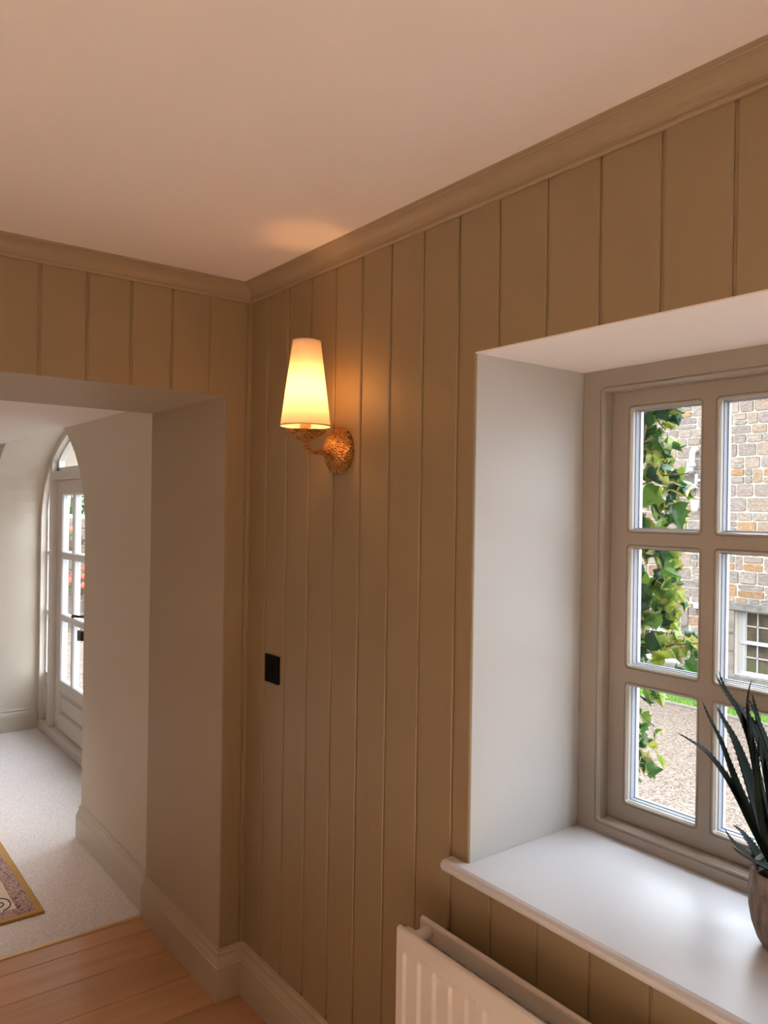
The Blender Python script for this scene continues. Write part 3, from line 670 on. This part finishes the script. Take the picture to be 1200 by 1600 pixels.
def rrug(name, x1, y1, ins, wdt, z, m):
    x0, y0 = -2.45, -1.45; bm = NB()
    if wdt: ring_loft(bm, 0, 1, 0, 1, [(0, 0, 0)]) if False else None
    a = (x0+ins, x1-ins, y0+ins, y1-ins)
    if wdt:
        box(bm, a[0], a[0]+wdt, a[2], a[3], 0.0025, z); box(bm, a[1]-wdt, a[1], a[2], a[3], 0.0025, z)
        box(bm, a[0]+wdt, a[1]-wdt, a[2], a[2]+wdt, 0.0025, z); box(bm, a[0]+wdt, a[1]-wdt, a[3]-wdt, a[3], 0.0025, z)
    else: box(bm, *a, 0.0025, z)
    o = obj(name, bm, m, rug); o.matrix_parent_inverse = Matrix.Translation((0.90, 0.40, -0.002)); return o
rrug('binding', -0.902, -0.402, 0.0, 0.028, 0.0125, m_bind)
rrug('patterned_band', -0.902, -0.402, 0.028, 0.058, 0.0130, m_band)
fo = rrug('field', -0.902, -0.402, 0.086, 0, 0.0125, m_field)
mm = []
for sgn in (1, -1):
    bm = NB(); pts = []
    for i in range(26):
        a = i*0.36; rr = 0.055*(1-i/30); pts.append((rr*math.cos(a)*1.2, sgn*rr*math.sin(a)*0.8, 0.0))
    tube(bm, pts, 0.0032, 5); me = bpy.data.meshes.new('scroll_motif'); bm.to_mesh(me); bm.free(); me.materials.append(m_motif); mm.append(me)
for k in range(8):
    for q in range(6):
        if 1 < k < 6 and 1 < q < 4: continue
        o = obj_me('scroll_motif', mm[(k+q) % 2], rug); o.location = (-1.06-0.175*k+0.90, -0.535-0.155*q+0.40, 0.0108)
fm = NB(); lathe(fm, [(0.001, 0.0), (0.30, 0.0), (0.30, 0.0012), (0.001, 0.0012)], 32); bmesh.ops.transform(fm, matrix=Matrix.Translation((-1.67+0.90, -0.92+0.40, 0.0104)) @ Matrix.Diagonal((1.0, 0.55, 1.0, 1.0)), verts=fm.verts[:])
obj('medallion', fm, m_band, rug)

# ================================================================== OUTSIDE : stone house across the yard
GZ, HYD = -1.95, 13.0
def stone_mat(name, island):
    m, nt, b = nodes(name)
    if island: rn = N(nt, 'ShaderNodeNewGeometry').outputs['Random Per Island']
    else: rn = N(nt, 'ShaderNodeObjectInfo').outputs['Random']
    c = ramp(nt, rn, [(0.0, (0.2392, 0.1856, 0.1508)), (0.3, (0.1958, 0.1624, 0.1421)), (0.6, (0.2682, 0.2146, 0.1769)), (0.84, (0.2465, 0.1812, 0.1305)), (0.94, (0.29, 0.1668, 0.07975)), (1.0, (0.1668, 0.1087, 0.087))])
    nz = N(nt, 'ShaderNodeTexNoise', Scale=13.0, Detail=8.0, Roughness=0.65)
    tc = N(nt, 'ShaderNodeTexCoord'); 
    geo = N(nt, 'ShaderNodeNewGeometry'); L(nt, geo.outputs['Position'], nz.inputs['Vector'])
    mx = N(nt, 'ShaderNodeMix', data_type='RGBA', blend_type='MULTIPLY'); mx.inputs[0].default_value = 0.55
    L(nt, c, mx.inputs[6]); L(nt, ramp(nt, nz.outputs[0], [(0.3, (0.55, 0.52, 0.50)), (0.7, (1.1, 1.1, 1.1))]), mx.inputs[7])
    L(nt, mx.outputs[2], b.inputs['Base Color']); b.inputs['Roughness'].default_value = 0.95; b.inputs['Specular IOR Level'].default_value = 0.1
    bp = N(nt, 'ShaderNodeBump', Strength=1.0, Distance=0.05); L(nt, nz.outputs[0], bp.inputs['Height']); L(nt, bp.outputs[0], b.inputs['Normal'])
    return m
m_stone = stone_mat('coursed_sandstone', False); m_stone_i = stone_mat('coursed_sandstone_far', True)
m_mortar = plain('cream_lime_mortar', (0.42, 0.371, 0.301), 0.95)
m_dress = plain('dressed_grey_sandstone', (0.1446, 0.117, 0.09775), 0.95, bump=((5, 5, 5), 0.5, 0.03), var=0.22)
m_lintel = plain('lichened_lintel', (0.1134, 0.1008, 0.0882), 0.95, bump=((9, 9, 9), 0.6, 0.03), var=0.3)
m_pvc = plain('white_pipe', (0.312, 0.3055, 0.299), 0.4)
m_sash = plain('white_sash_paint', (0.2932, 0.276, 0.2587), 0.5)
m_hglass, nt, b = nodes('dark_room_glass'); b.inputs['Base Color'].default_value = (0.10, 0.08, 0.06, 1); b.inputs['Roughness'].default_value = 0.05
nz = N(nt, 'ShaderNodeTexNoise', Scale=3.0, Detail=3.0); geo = N(nt, 'ShaderNodeNewGeometry'); L(nt, geo.outputs['Position'], nz.inputs['Vector'])
L(nt, ramp(nt, nz.outputs[0], [(0.35, (0.03, 0.027, 0.024)), (0.55, (0.08, 0.06, 0.035)), (0.7, (0.055, 0.065, 0.03))]), b.inputs['Base Color'])
hs = empty('stone_house', (-5, HYD, GZ)); tag(hs, 'pale sandstone house with sash windows seen across the yard', 'house')
HI = Matrix.Translation((5, -HYD, -GZ))
def ho(name, bm, m, parent=None):
    o = obj(name, bm, m, parent or hs)
    if parent is None: o.matrix_parent_inverse = HI
    return o
HX0, HX1, HTOP = -9.4, 3.0, 6.0
HW = [(-5.33, -3.95), (-7.82, -6.44)]     # window openings, x
WZb, WZt = -1.352, -0.165
bm = NB(); yy = HYD+0.02
xs = [HX0, -7.82, -6.44, -5.33, -3.95, HX1]
for a, b in zip(xs[0::2], xs[1::2]): box(bm, a, b, yy, yy+0.5, GZ-0.1, HTOP)
for a, b in HW: box(bm, a, b, yy, yy+0.5, GZ-0.1, WZb); box(bm, a, b, yy, yy+0.5, WZt, HTOP)
ho('mortar_wall', bm, m_mortar)
keep = []
for a, b in HW:
    keep.append((a-0.15, b+0.15, WZb-0.16, WZt+0.16))
def stone_unit(seed):
    rr = random.Random(seed); bm = NB(); box(bm, -0.5, 0.5, -0.5, 0.5, -0.5, 0.5)
    for v in bm.verts:
        v.co.x *= rr.uniform(0.92, 1.0); v.co.z *= rr.uniform(0.87, 1.0)
    fe = [e for e in bm.edges if all(v.co.y < 0 for v in e.verts)]
    ve = [e for e in bm.edges if abs(e.verts[0].co.y-e.verts[1].co.y) > 0.5]
    bmesh.ops.bevel(bm, geom=ve, offset=0.07, segments=1, affect='EDGES')
    for v in bm.verts:
        if v.co.y < -0.4: v.co.y += rr.uniform(-0.15, 0.2)
    bmesh.ops.triangulate(bm, faces=[f_ for f_ in bm.faces if len(f_.verts) > 4])
    me = bpy.data.meshes.new('stone'); bmesh.ops.recalc_face_normals(bm, faces=bm.faces[:]); bm.to_mesh(me); bm.free(); me.materials.append(m_stone); return me
units = [stone_unit(100+i) for i in range(12)]
rects = []
z = GZ-0.02; rs = random.Random(5)
while z < HTOP-0.1:
    h = rs.choice([0.17, 0.20, 0.23, 0.25, 0.28]); x = HX0+rs.uniform(0, 0.3)
    while x < HX1:
        wd = rs.uniform(0.9, 2.1)*h*(1.15 if h < 0.2 else 1.0)
        def put(x0, x1, z0, z1):
            for k0, k1, j0, j1 in keep:
                if x1 > k0 and x0 < k1 and z1 > j0 and z0 < j1:
                    if z0 < j0-0.09: z1 = min(z1, j0); 
                    elif z1 > j1+0.09: z0 = max(z0, j1)
                    elif x0 < k0 < x1: x1 = k0
                    elif x0 < k1 < x1: x0 = k1
                    else: return
            if x1-x0 > 0.07 and z1-z0 > 0.05: rects.append((x0, x1, z0, z1))
        if h > 0.22 and rs.random() < 0.22:
            q = rs.uniform(0.35, 0.6)*h; put(x, x+wd, z, z+q); put(x, x+wd, z+q, z+h)
        elif h > 0.22 and rs.random() < 0.15:
            put(x, x+wd*0.45, z, z+h*0.5); put(x, x+wd*0.45, z+h*0.5, z+h); put(x+wd*0.45, x+wd, z, z+h)
        else: put(x, x+wd, z, z+h)
        x += wd
    z += h
cx, cz = -6.0, 1.2
vis = sorted(rects, key=lambda q: max(abs((q[0]+q[1])/2-cx)/2.0, abs((q[2]+q[3])/2-cz)/3.3))
far = NB()
for i, (x0, x1, z0, z1) in enumerate(vis):
    x0 += 0.012; x1 -= 0.012; z0 += 0.012; z1 -= 0.012; pr_ = rs.uniform(0.02, 0.034)
    if i < 300:
        o = obj_me('stone', units[i % 12], hs); o.location = ((x0+x1)/2+5, (0.0225-pr_/2+0.0), (z0+z1)/2-GZ); o.scale = (x1-x0, pr_+0.005, z1-z0)
    else: box(far, x0, x1, HYD+0.0225-pr_, HYD+0.022, z0, z1)
ho('stones_beyond', far, m_stone_i)['kind'] = 'stuff'
for wi, (a, b) in enumerate(HW):
    for s in (0, 1):
        xx = (a-0.15, a-0.004) if s == 0 else (b+0.004, b+0.15)
        for z0, z1 in ((WZb-0.01, -0.945), (-0.935, -0.58), (-0.57, WZt)): ho('jamb_stone', box(NB(), *xx, HYD-0.02, HYD+0.3, z0+0.003, z1-0.003, bev=0.006), m_dress)
    ho('lintel', box(NB(), a-0.15, b+0.15, HYD-0.03, HYD+0.3, WZt+0.004, WZt+0.155, bev=0.01), m_lintel)
    ho('stone_sill', box(NB(), a-0.16, b+0.16, HYD-0.09, HYD+0.3, WZb-0.15, WZb-0.003, bev=0.012), m_lintel)
    for xx in (a-0.065, b+0.065):
        bm = NB(); tube(bm, [(xx, HYD-0.018, -0.58), (xx, HYD-0.07, -0.58), (xx, HYD-0.09, -0.565)], 0.010, 6); tube(bm, [(xx-0.05, HYD-0.03, -0.58), (xx+0.05, HYD-0.03, -0.58)], 0.012, 6); ho('shutter_hook', bm, m_dress)
    sw_ = empty('sash_window'); sw_.parent = hs; sw_.matrix_parent_inverse = HI
    bm = NB(); y0, y1 = HYD+0.12, HYD+0.19; fr_ = 0.075
    box(bm, a, a+fr_, y0, y1, WZb, WZt); box(bm, b-fr_, b, y0, y1, WZb, WZt); box(bm, a+fr_, b-fr_, y0, y1, WZt-0.03, WZt); box(bm, a+fr_, b-fr_, y0-0.03, y1, WZb, WZb+0.055)
    obj('sash_frame', bm, m_sash, sw_)
    bm = NB(); box(bm, a+0.04, b-0.04, y0-0.01, y1, -0.785, -0.720); obj('meeting_rail', bm, m_sash, sw_)
    gx0, gx1 = a+0.15, b-0.15; nx = 5; dx = (gx1-gx0)/nx
    bm = NB(); box(bm, a+fr_, gx0-0.01, y0+0.01, y1, WZb+0.05, WZt-0.03); box(bm, gx1+0.01, b-fr_, y0+0.01, y1, WZb+0.05, WZt-0.03); obj('sash_stile', bm, m_sash, sw_)
    for k in range(1, nx): bm = NB(); box(bm, gx0+dx*k-0.011, gx0+dx*k+0.011, y0+0.02, y1-0.01, WZb+0.05, WZt-0.03); obj('glazing_bar', bm, m_sash, sw_)
    for zz in (-0.448, -1.029): bm = NB(); box(bm, gx0-0.01, gx1+0.01, y0+0.02, y1-0.01, zz-0.011, zz+0.011); obj('glazing_bar', bm, m_sash, sw_)
    zs = [WZt-0.03, -0.448, -0.752, -1.029, WZb+0.05]
    for k in range(nx):
        for j in range(4): bm = NB(); box(bm, gx0+dx*k, gx0+dx*(k+1), y0+0.045, y0+0.05, zs[j+1], zs[j]); obj('pane', bm, m_hglass, sw_)
# pipes, lantern, meter box
ho('waste_pipe', tube(NB(), [(-6.15, HYD-0.02, 2.90), (-6.155, HYD-0.12, 2.88), (-6.16, HYD-0.15, 2.82), (-6.17, HYD-0.15, 2.62), (-6.20, HYD-0.15, 2.50), (-6.27, HYD-0.15, 2.45), (-6.40, HYD-0.15, 2.46), (-6.62, HYD-0.15, 2.47), (-6.9, HYD-0.15, 2.44)], [0.06, 0.06, 0.06, 0.06, 0.075, 0.07, 0.06, 0.06, 0.06], 12), m_pvc)
for p in ((-6.175, 2.60, 'z'), (-6.36, 2.455, 'x')):
    bm = NB(); c = (p[0], HYD-0.15, p[1])
    tube(bm, [(c[0], c[1], c[2]-0.035), (c[0], c[1], c[2]+0.035)] if p[2] == 'z' else [(c[0]-0.035, c[1], c[2]), (c[0]+0.035, c[1], c[2])], 0.085, 14); ho('pipe_collar', bm, m_pvc)
ho('waste_pipe', tube(NB(), [(-5.9, HYD-0.08, 2.29), (-6.08, HYD-0.08, 2.29), (-6.11, HYD-0.08, 2.25), (-6.13, HYD-0.08, 2.19), (-6.19, HYD-0.08, 2.145), (-6.26, HYD-0.08, 2.14), (-6.6, HYD-0.08, 2.145), (-6.9, HYD-0.08, 2.13)], [0.03, 0.032, 0.036, 0.036, 0.036, 0.034, 0.03, 0.03], 10), m_pvc)
ho('waste_pipe', tube(NB(), [(-6.11, HYD-0.08, 2.42), (-6.11, HYD-0.08, 2.26)], 0.032, 10), m_pvc)
bm = NB(); lathe(bm, [(0.001, 1.70), (0.07, 1.70), (0.095, 1.90), (0.095, 1.915), (0.001, 1.915)], 4, (-6.11, HYD-0.13, 0)); box(bm, -6.15, -6.07, HYD-0.06, HYD-0.01, 1.75, 1.87); ho('wall_lantern', bm, m_pvc)
ho('meter_box', box(NB(), -6.13, -6.0, HYD-0.09, HYD-0.013, -0.20, -0.09, bev=0.006), plain('grey_box', (0.45, 0.45, 0.46), 0.5))
bm = NB(); poly_extrude(bm, [(HYD-0.3, HTOP-0.05), (HYD-0.3, HTOP+0.1), (HYD+3.5, HTOP+3.0), (HYD+3.5, HTOP+2.8)], 'x', HX0-0.3, HX1+0.3); ho('slate_roof', bm, plain('grey_slate', (0.12, 0.12, 0.13), 0.6, bump=((3, 3, 12), 0.5, 0.03)))

# yard : gravel, kerb, lawn
m_gravel, nt, b = nodes('buff_gravel')
vo = N(nt, 'ShaderNodeTexVoronoi', Scale=1.0); L(nt, mapping(nt, (44, 44, 44)), vo.inputs['Vector'])
nz = N(nt, 'ShaderNodeTexNoise', Scale=1.0, Detail=4.0); L(nt, mapping(nt, (24, 24, 24)), nz.inputs['Vector'])
mxv = N(nt, 'ShaderNodeMix', data_type='RGBA', blend_type='MULTIPLY'); mxv.inputs[0].default_value = 0.8
L(nt, ramp(nt, vo.outputs['Color'], [(0.15, (0.0891, 0.0632, 0.0495)), (0.4, (0.1863, 0.1454, 0.1155)), (0.85, (0.2511, 0.2022, 0.165))]), mxv.inputs[6])
L(nt, ramp(nt, nz.outputs[0], [(0.35, (0.60, 0.56, 0.54)), (0.65, (1, 1, 1))]), mxv.inputs[7]); L(nt, mxv.outputs[2], b.inputs['Base Color']); b.inputs['Roughness'].default_value = 0.95; b.inputs['Specular IOR Level'].default_value = 0.1
bp = N(nt, 'ShaderNodeBump', Strength=0.8, Distance=0.03); L(nt, vo.outputs['Distance'], bp.inputs['Height']); L(nt, bp.outputs[0], b.inputs['Normal'])
gv = bx('gravel_yard', m_gravel, None, -30, 20, 0.6, 12.04, GZ-0.3, GZ); tag(gv, 'buff gravel yard between the window and the lawn', 'gravel', kind='stuff')
kb = empty('kerb', (-5, 12.08, GZ)); tag(kb, 'pale stone kerb edging the lawn strip', 'kerb')
x = HX0; m_kerb = plain('pale_kerb_stone', (0.1275, 0.1026, 0.08505), 0.9, bump=((12, 12, 12), 0.4, 0.02), var=0.12)
while x < 3:
    l_ = rs.uniform(0.7, 1.0); o = obj('kerb_stone', box(NB(), x+0.006, x+l_-0.006, 12.045, 12.14, GZ-0.2, GZ+0.045+rs.uniform(-0.008, 0.008), bev=0.012), m_kerb, kb); o.matrix_parent_inverse = Matrix.Translation((5, -12.08, -GZ)); x += l_
m_grass, nt, b = nodes('lawn_grass')
nz = N(nt, 'ShaderNodeTexNoise', Scale=4.0, Detail=6.0); geo = N(nt, 'ShaderNodeNewGeometry'); L(nt, geo.outputs['Position'], nz.inputs['Vector'])
L(nt, ramp(nt, nz.outputs[0], [(0.3, (0.081, 0.162, 0.02025)), (0.7, (0.162, 0.27, 0.0405))]), b.inputs['Base Color']); b.inputs['Roughness'].default_value = 0.8
bm = NB(); box(bm, HX0, 3, 12.142, 12.90, GZ-0.2, GZ+0.03)
for i in range(15000):
    x, y = rs.uniform(-9.3, -1.5), rs.uniform(12.18, 12.86); h = rs.uniform(0.03, 0.08); a = rs.uniform(0, 6.28); dx, dy = 0.008*math.cos(a), 0.008*math.sin(a); lx, ly = rs.uniform(-0.03, 0.03), rs.uniform(-0.03, 0.03)
    bm.faces.new([bm.verts.new(p) for p in ((x-dx, y-dy, GZ+0.025), (x+dx, y+dy, GZ+0.025), (x+lx, y+ly, GZ+0.03+h))])
o = obj('lawn_grass', bm, m_grass); tag(o, 'bright green mown lawn strip below the stone house', 'grass', kind='stuff')

# ================================================================== IVY outside the window
def leaf_unit(seed, curl):
    rr = random.Random(seed); bm = NB(); lay = bm.verts.layers.float.new('margin')
    rt = [(0.10, -0.08), (0.30, -0.10), (0.52, 0.06), (0.46, 0.22), (0.60, 0.40), (0.34, 0.46), (0.22, 0.68)]
    rt = [(x*rr.uniform(0.88, 1.12), y+rr.uniform(-0.03, 0.03)) for x, y in rt]
    mid = [(0, 0.0), (0, 0.30), (0, 0.60), (0, 1.0)]
    def Z(x, y): return -curl*abs(x)*0.9 - 0.28*curl*max(0, y-0.25)**2*2 + 0.05*math.sin(9*x+seed)
    mv = [bm.verts.new((x, y, Z(x, y))) for x, y in mid]
    for v in mv[:3]: v[lay] = 0.0
    mv[3][lay] = 1.0
    for s in (1, -1):
        o = [bm.verts.new((s*x, y, Z(x, y))) for x, y in rt]
        inn = [bm.verts.new((s*x*0.62, 0.28+(y-0.28)*0.66, Z(x*0.62, y)+0.02)) for x, y in rt]
        for v in o: v[lay] = 1.0
        for v in inn: v[lay] = 0.15
        ch = [mv[0]] + o + [mv[3]]
        for i in range(len(o)-1): bm.faces.new((o[i], o[i+1], inn[i+1], inn[i]))
        bm.faces.new((mv[0], o[0], inn[0])); bm.faces.new((o[-1], mv[3], inn[-1]))
        bm.faces.new((mv[0], inn[0], inn[1], mv[1])); bm.faces.new((mv[1], inn[1], inn[2])); bm.faces.new((mv[1], inn[2], inn[3])); bm.faces.new((mv[1], inn[3], inn[4], mv[2])); bm.faces.new((mv[2], inn[4], inn[5])); bm.faces.new((mv[2], inn[5], inn[6])); bm.faces.new((mv[2], inn[6], mv[3]))
    return bm
def leafmat(name, varieg, island=False):
    m = bpy.data.materials.new(name); m.use_nodes = True; nt = m.node_tree; b = nt.nodes['Principled BSDF']; out = nt.nodes['Material Output']
    rnd = N(nt, 'ShaderNodeNewGeometry').outputs['Random Per Island'] if island else N(nt, 'ShaderNodeObjectInfo').outputs['Random']
    c = ramp(nt, rnd, [(0.0, (0.01856, 0.05738, 0.02025)), (0.4, (0.03375, 0.09787, 0.02363)), (0.68, (0.07594, 0.1773, 0.027)), (0.85, (0.2194, 0.3375, 0.03712)), (1.0, (0.3375, 0.3712, 0.04387))])
    if varieg:
        at = N(nt, 'ShaderNodeAttribute', attribute_name='margin'); nz = N(nt, 'ShaderNodeTexNoise', Scale=6.0); tc = N(nt, 'ShaderNodeTexCoord'); L(nt, tc.outputs['Object'], nz.inputs['Vector'])
        ad = N(nt, 'ShaderNodeMath', operation='ADD'); L(nt, at.outputs['Fac'], ad.inputs[0]); L(nt, nz.outputs[0], ad.inputs[1])
        mr = N(nt, 'ShaderNodeMapRange'); mr.inputs[1].default_value = 0.85; mr.inputs[2].default_value = 1.0; L(nt, ad.outputs[0], mr.inputs[0])
        mx = N(nt, 'ShaderNodeMix', data_type='RGBA'); L(nt, mr.outputs[0], mx.inputs[0]); L(nt, c, mx.inputs[6]); mx.inputs[7].default_value = (0.34, 0.30, 0.09, 1); c = mx.outputs[2]
    L(nt, c, b.inputs['Base Color']); b.inputs['Roughness'].default_value = 0.4
    tr = N(nt, 'ShaderNodeBsdfTranslucent'); L(nt, c, tr.inputs[0]); ms = N(nt, 'ShaderNodeMixShader'); ms.inputs[0].default_value = 0.4
    L(nt, b.outputs[0], ms.inputs[1]); L(nt, tr.outputs[0], ms.inputs[2]); L(nt, ms.outputs[0], out.inputs[0]); return m
m_l1 = leafmat('ivy_green', False); m_l2 = leafmat('ivy_variegated', True); m_lf = leafmat('ivy_deep_green', False, True)
lm = []
for i in range(8):
    bm = leaf_unit(i+1, [0.25, 0.5, 0.8, 0.35][i % 4]); me = bpy.data.meshes.new('ivy_leaf'); bm.to_mesh(me); bm.free(); me.materials.append(m_l2 if i in (3, 6) else m_l1)
    for p in me.polygons: p.use_smooth = True
    lm.append(me)
ivy = empty('ivy', (0.95, 0.62, GZ)); tag(ivy, 'green and yellow ivy climbing outside beside the window', 'ivy')
VI = Matrix.Translation((-0.95, -0.62, -GZ))
prof_iv = [(620, 1085), (650, 1062), (700, 1050), (740, 1048), (765, 1078), (800, 1062), (830, 1062), (855, 1062), (880, 1072), (905, 1082), (940, 1062), (980, 1066), (1000, 1085), (1040, 1098), (1060, 1088), (1080, 1050), (1110, 1035), (1130, 1012), (1150, 1010), (1170, 1028), (1190, 1018), (1210, 1034), (1240, 1026), (1262, 1005), (1300, 1003)]
def ivx(z):     # right-hand outline of the ivy, in metres
    py = 808-(z-1.62)/0.00173
    if py < prof_iv[0][0]: return 1.17
    for (a, b), (c, d) in zip(prof_iv, prof_iv[1:]):
        if a <= py <= c: return 1.04+((b+(d-b)*(py-a)/(c-a))-1003)*0.00202
    return 1.03
ri = random.Random(21); n = 0; tries = 0
def leaf_matrix(x, y, z, sz):
    Mx = Matrix.Rotation(math.radians(ri.gauss(0, 48)), 4, 'Z') @ Matrix.Rotation(math.radians(ri.gauss(95, 32)), 4, 'X') @ Matrix.Rotation(math.radians(ri.gauss(180, 45)), 4, 'Z')
    return Matrix.Translation((x, y, z+0.3*sz)) @ Mx @ Matrix.Scale(sz, 4)
while n < 300 and tries < 9000:
    tries += 1
    z = ri.uniform(0.80, 2.02); xr = ivx(z); x = xr - 0.022 - abs(ri.gauss(0, 0.065))
    if x < 0.90: continue
    if z < 1.17 and x > 1.0 and ri.random() < 0.2: continue
    y = 0.66 + ri.uniform(0, 0.12)
    sz = ri.uniform(0.030, 0.052) if ri.random() < 0.72 else ri.uniform(0.052, 0.085)
    if z < 1.17: sz = min(sz, 0.05)
    o = obj_me('ivy_leaf', lm[ri.choice((0, 1, 2, 3, 3, 4, 5, 6, 6, 7))], ivy); Mx = VI @ leaf_matrix(x, y, z, sz)
    o.location = Mx.to_translation(); o.rotation_euler = Mx.to_euler(); o.scale = (sz, sz, sz)
    n += 1
fb = NB(); fb.verts.layers.float.new('margin')
for k in range(650):     # the deeper and farther leaves, joined
    z = ri.uniform(-1.6, 2.6); x = min(ivx(z)-0.06, 1.10) - abs(ri.gauss(0, 0.16)) if z > 0.8 else ri.uniform(0.55, 1.0)
    tb = NB(); tb.from_mesh(lm[ri.choice((0, 1, 2, 4, 5, 7))]); bmesh.ops.transform(tb, matrix=leaf_matrix(x, 0.645+ri.uniform(0, 0.05), z, ri.uniform(0.035, 0.07)), verts=tb.verts[:])
    me = bpy.data.meshes.new('t'); tb.to_mesh(me); tb.free(); fb.from_mesh(me); bpy.data.meshes.remove(me)
o = obj('ivy_foliage_behind', fb, m_lf, ivy, True); o.matrix_parent_inverse = VI; o['kind'] = 'stuff'
m_stem = plain('brown_ivy_stem', (0.14, 0.10, 0.06), 0.9)
for k in range(9):
    x = 0.80+0.035*k; pts = []
    for i in range(24):
        z = -1.9+i*0.19; pts.append((x+0.03*math.sin(i*0.9+k)+0.01*k*math.sin(i*0.3), 0.625+0.05*abs(math.sin(i*0.5+k)), z))
    o = obj('ivy_stem', tube(NB(), pts, 0.006, 6), m_stem, ivy, True); o.matrix_parent_inverse = VI
for (p, q) in (((1.03, 0.70, 1.70), (1.165, 0.74, 1.735)), ((1.02, 0.70, 1.36), (1.15, 0.73, 1.43)), ((1.05, 0.70, 1.22), (1.22, 0.73, 1.275)), ((0.98, 0.69, 1.07), (1.08, 0.72, 1.02)), ((0.98, 0.69, 0.95), (1.07, 0.72, 0.92)), ((1.02, 0.70, 1.85), (1.17, 0.73, 1.93))):
    p, q = Vector(p), Vector(q); m_ = p.lerp(q, 0.5)+Vector((0, 0, 0.012)); o = obj('ivy_stem', tube(NB(), [p, m_, q], 0.0022, 6), m_stem, ivy, True); o.matrix_parent_inverse = VI

# ================================================================== OUTSIDE the arched doors : terrace, garden wall, flowers
tr_ = bx('terrace', m_gravel, None, -22, -2.0, 0.6, 5.0, GZ-0.3, -0.06); tag(tr_, 'pale gravel terrace outside the arched glazed doors', 'terrace', kind='structure')
gw = empty('garden_wall', (-9, 3, -0.06)); tag(gw, 'rubble stone garden wall beyond the arched doors', 'wall')
GI = Matrix.Translation((9, -3, 0.06))
o = obj('wall_core', box(NB(), -9.3, -9.0, 0.6, 5.0, -0.06, 1.5), m_mortar, gw); o.matrix_parent_inverse = GI
z = -0.06
while z < 1.45:
    h = rs.uniform(0.16, 0.26); y = 0.6
    while y < 5.0:
        l_ = rs.uniform(0.25, 0.5); o = obj('stone', box(NB(), -9.03, -8.97, y+0.01, min(y+l_, 5.0)-0.01, z+0.01, min(z+h, 1.49)-0.005, bev=0.01), m_stone, gw); o.matrix_parent_inverse = GI; y += l_
    z += h
m_red = plain('red_petals', (0.75, 0.06, 0.03), 0.6); m_fol = plain('planter_foliage', (0.08, 0.18, 0.05), 0.7)
def flowers(loc, label, rad, nfl):
    e = empty('flower_basket', loc); tag(e, label, 'flowers', 'red flower baskets on the garden wall')
    bm = NB(); lathe(bm, [(0.02, -0.16), (0.10, -0.12), (0.16, -0.04), (0.18, 0.0), (0.16, 0.0), (0.001, -0.02)], 20); obj('basket', bm, plain('dark_basket', (0.10, 0.07, 0.05), 0.8), e)
    bm = NB()
    for i in range(160):
        a, el, rr = rs.uniform(0, 6.28), rs.uniform(-0.4, 1.5), rad*rs.uniform(0.5, 1); c = Vector((rr*math.cos(a)*math.cos(el), rr*math.sin(a)*math.cos(el), rr*math.sin(el)))
        d = Vector((rs.uniform(-1, 1), rs.uniform(-1, 1), rs.uniform(-1, 1))).normalized()*0.045; q = d.orthogonal().normalized()*0.022
        bm.faces.new([bm.verts.new(c+v) for v in (-d, q, d, -q)])
    obj('foliage', bm, m_fol, e)['kind'] = 'stuff'
    for i in range(nfl):
        a, el = rs.uniform(0, 6.28), rs.uniform(-0.2, 1.5); c = (rad*math.cos(a)*math.cos(el), rad*math.sin(a)*math.cos(el), rad*math.sin(el))
        bm = NB(); bmesh.ops.create_icosphere(bm, subdivisions=1, radius=0.05); bmesh.ops.translate(bm, verts=bm.verts[:], vec=c); obj('flower_head', bm, m_red, e)
flowers((-8.75, 1.91, 1.17), 'upper basket of red flowers on the garden wall beyond the doors', 0.13, 10)
flowers((-8.75, 2.02, 0.55), 'lower basket of red flowers on the garden wall beyond the doors', 0.20, 18)
hd = empty('hedge', (-9.8, 2.8, -0.06)); tag(hd, 'leafy green hedge rising behind the garden wall', 'hedge')
bm = NB()
for i in range(6000):
    x, y, z = rs.uniform(-10.3, -9.45), rs.uniform(0.7, 5.0), rs.uniform(0.9, 2.5)
    c = Vector((x, y, z-0.2*abs(math.sin(y*2.3)))); d = Vector((rs.uniform(-1, 1), rs.uniform(-1, 1), rs.uniform(-1, 1))).normalized()*0.06; q = d.orthogonal().normalized()*0.035
    bm.faces.new([bm.verts.new(c+v) for v in (-d, q, d, -q)])
o = obj('hedge_leaves', bm, m_fol, hd); o['kind'] = 'stuff'; o.matrix_parent_inverse = Matrix.Translation((9.8, -2.8, 0.06))
for y in (1.2, 2.2, 3.2, 4.2):
    o = obj('hedge_stem', tube(NB(), [(-9.85, y, -0.06), (-9.9, y+0.05, 0.9), (-9.85, y, 1.8)], [0.04, 0.03, 0.015], 8), m_stem, hd); o.matrix_parent_inverse = Matrix.Translation((9.8, -2.8, 0.06))

bounce_rug = empty('rug', (2.6, -1.7, 0.0)); tag(bounce_rug, 'added pale rug out of view that bounces light onto the ceiling', 'rug')  # unseen pale surface added to reflect the spots upward
for nm, a, m in (('bounce_pile', (1.0, 4.3, -2.6, -0.75, 0.0005, 0.012), plain('pale_bounce_pile', (0.74, 0.66, 0.60), 0.95)), ('bounce_hem', (0.96, 0.999, -2.6, -0.75, 0.0005, 0.010), m_bind)):
    o = obj(nm, box(NB(), *a), m, bounce_rug); o.matrix_parent_inverse = Matrix.Translation((-2.6, 1.7, 0))
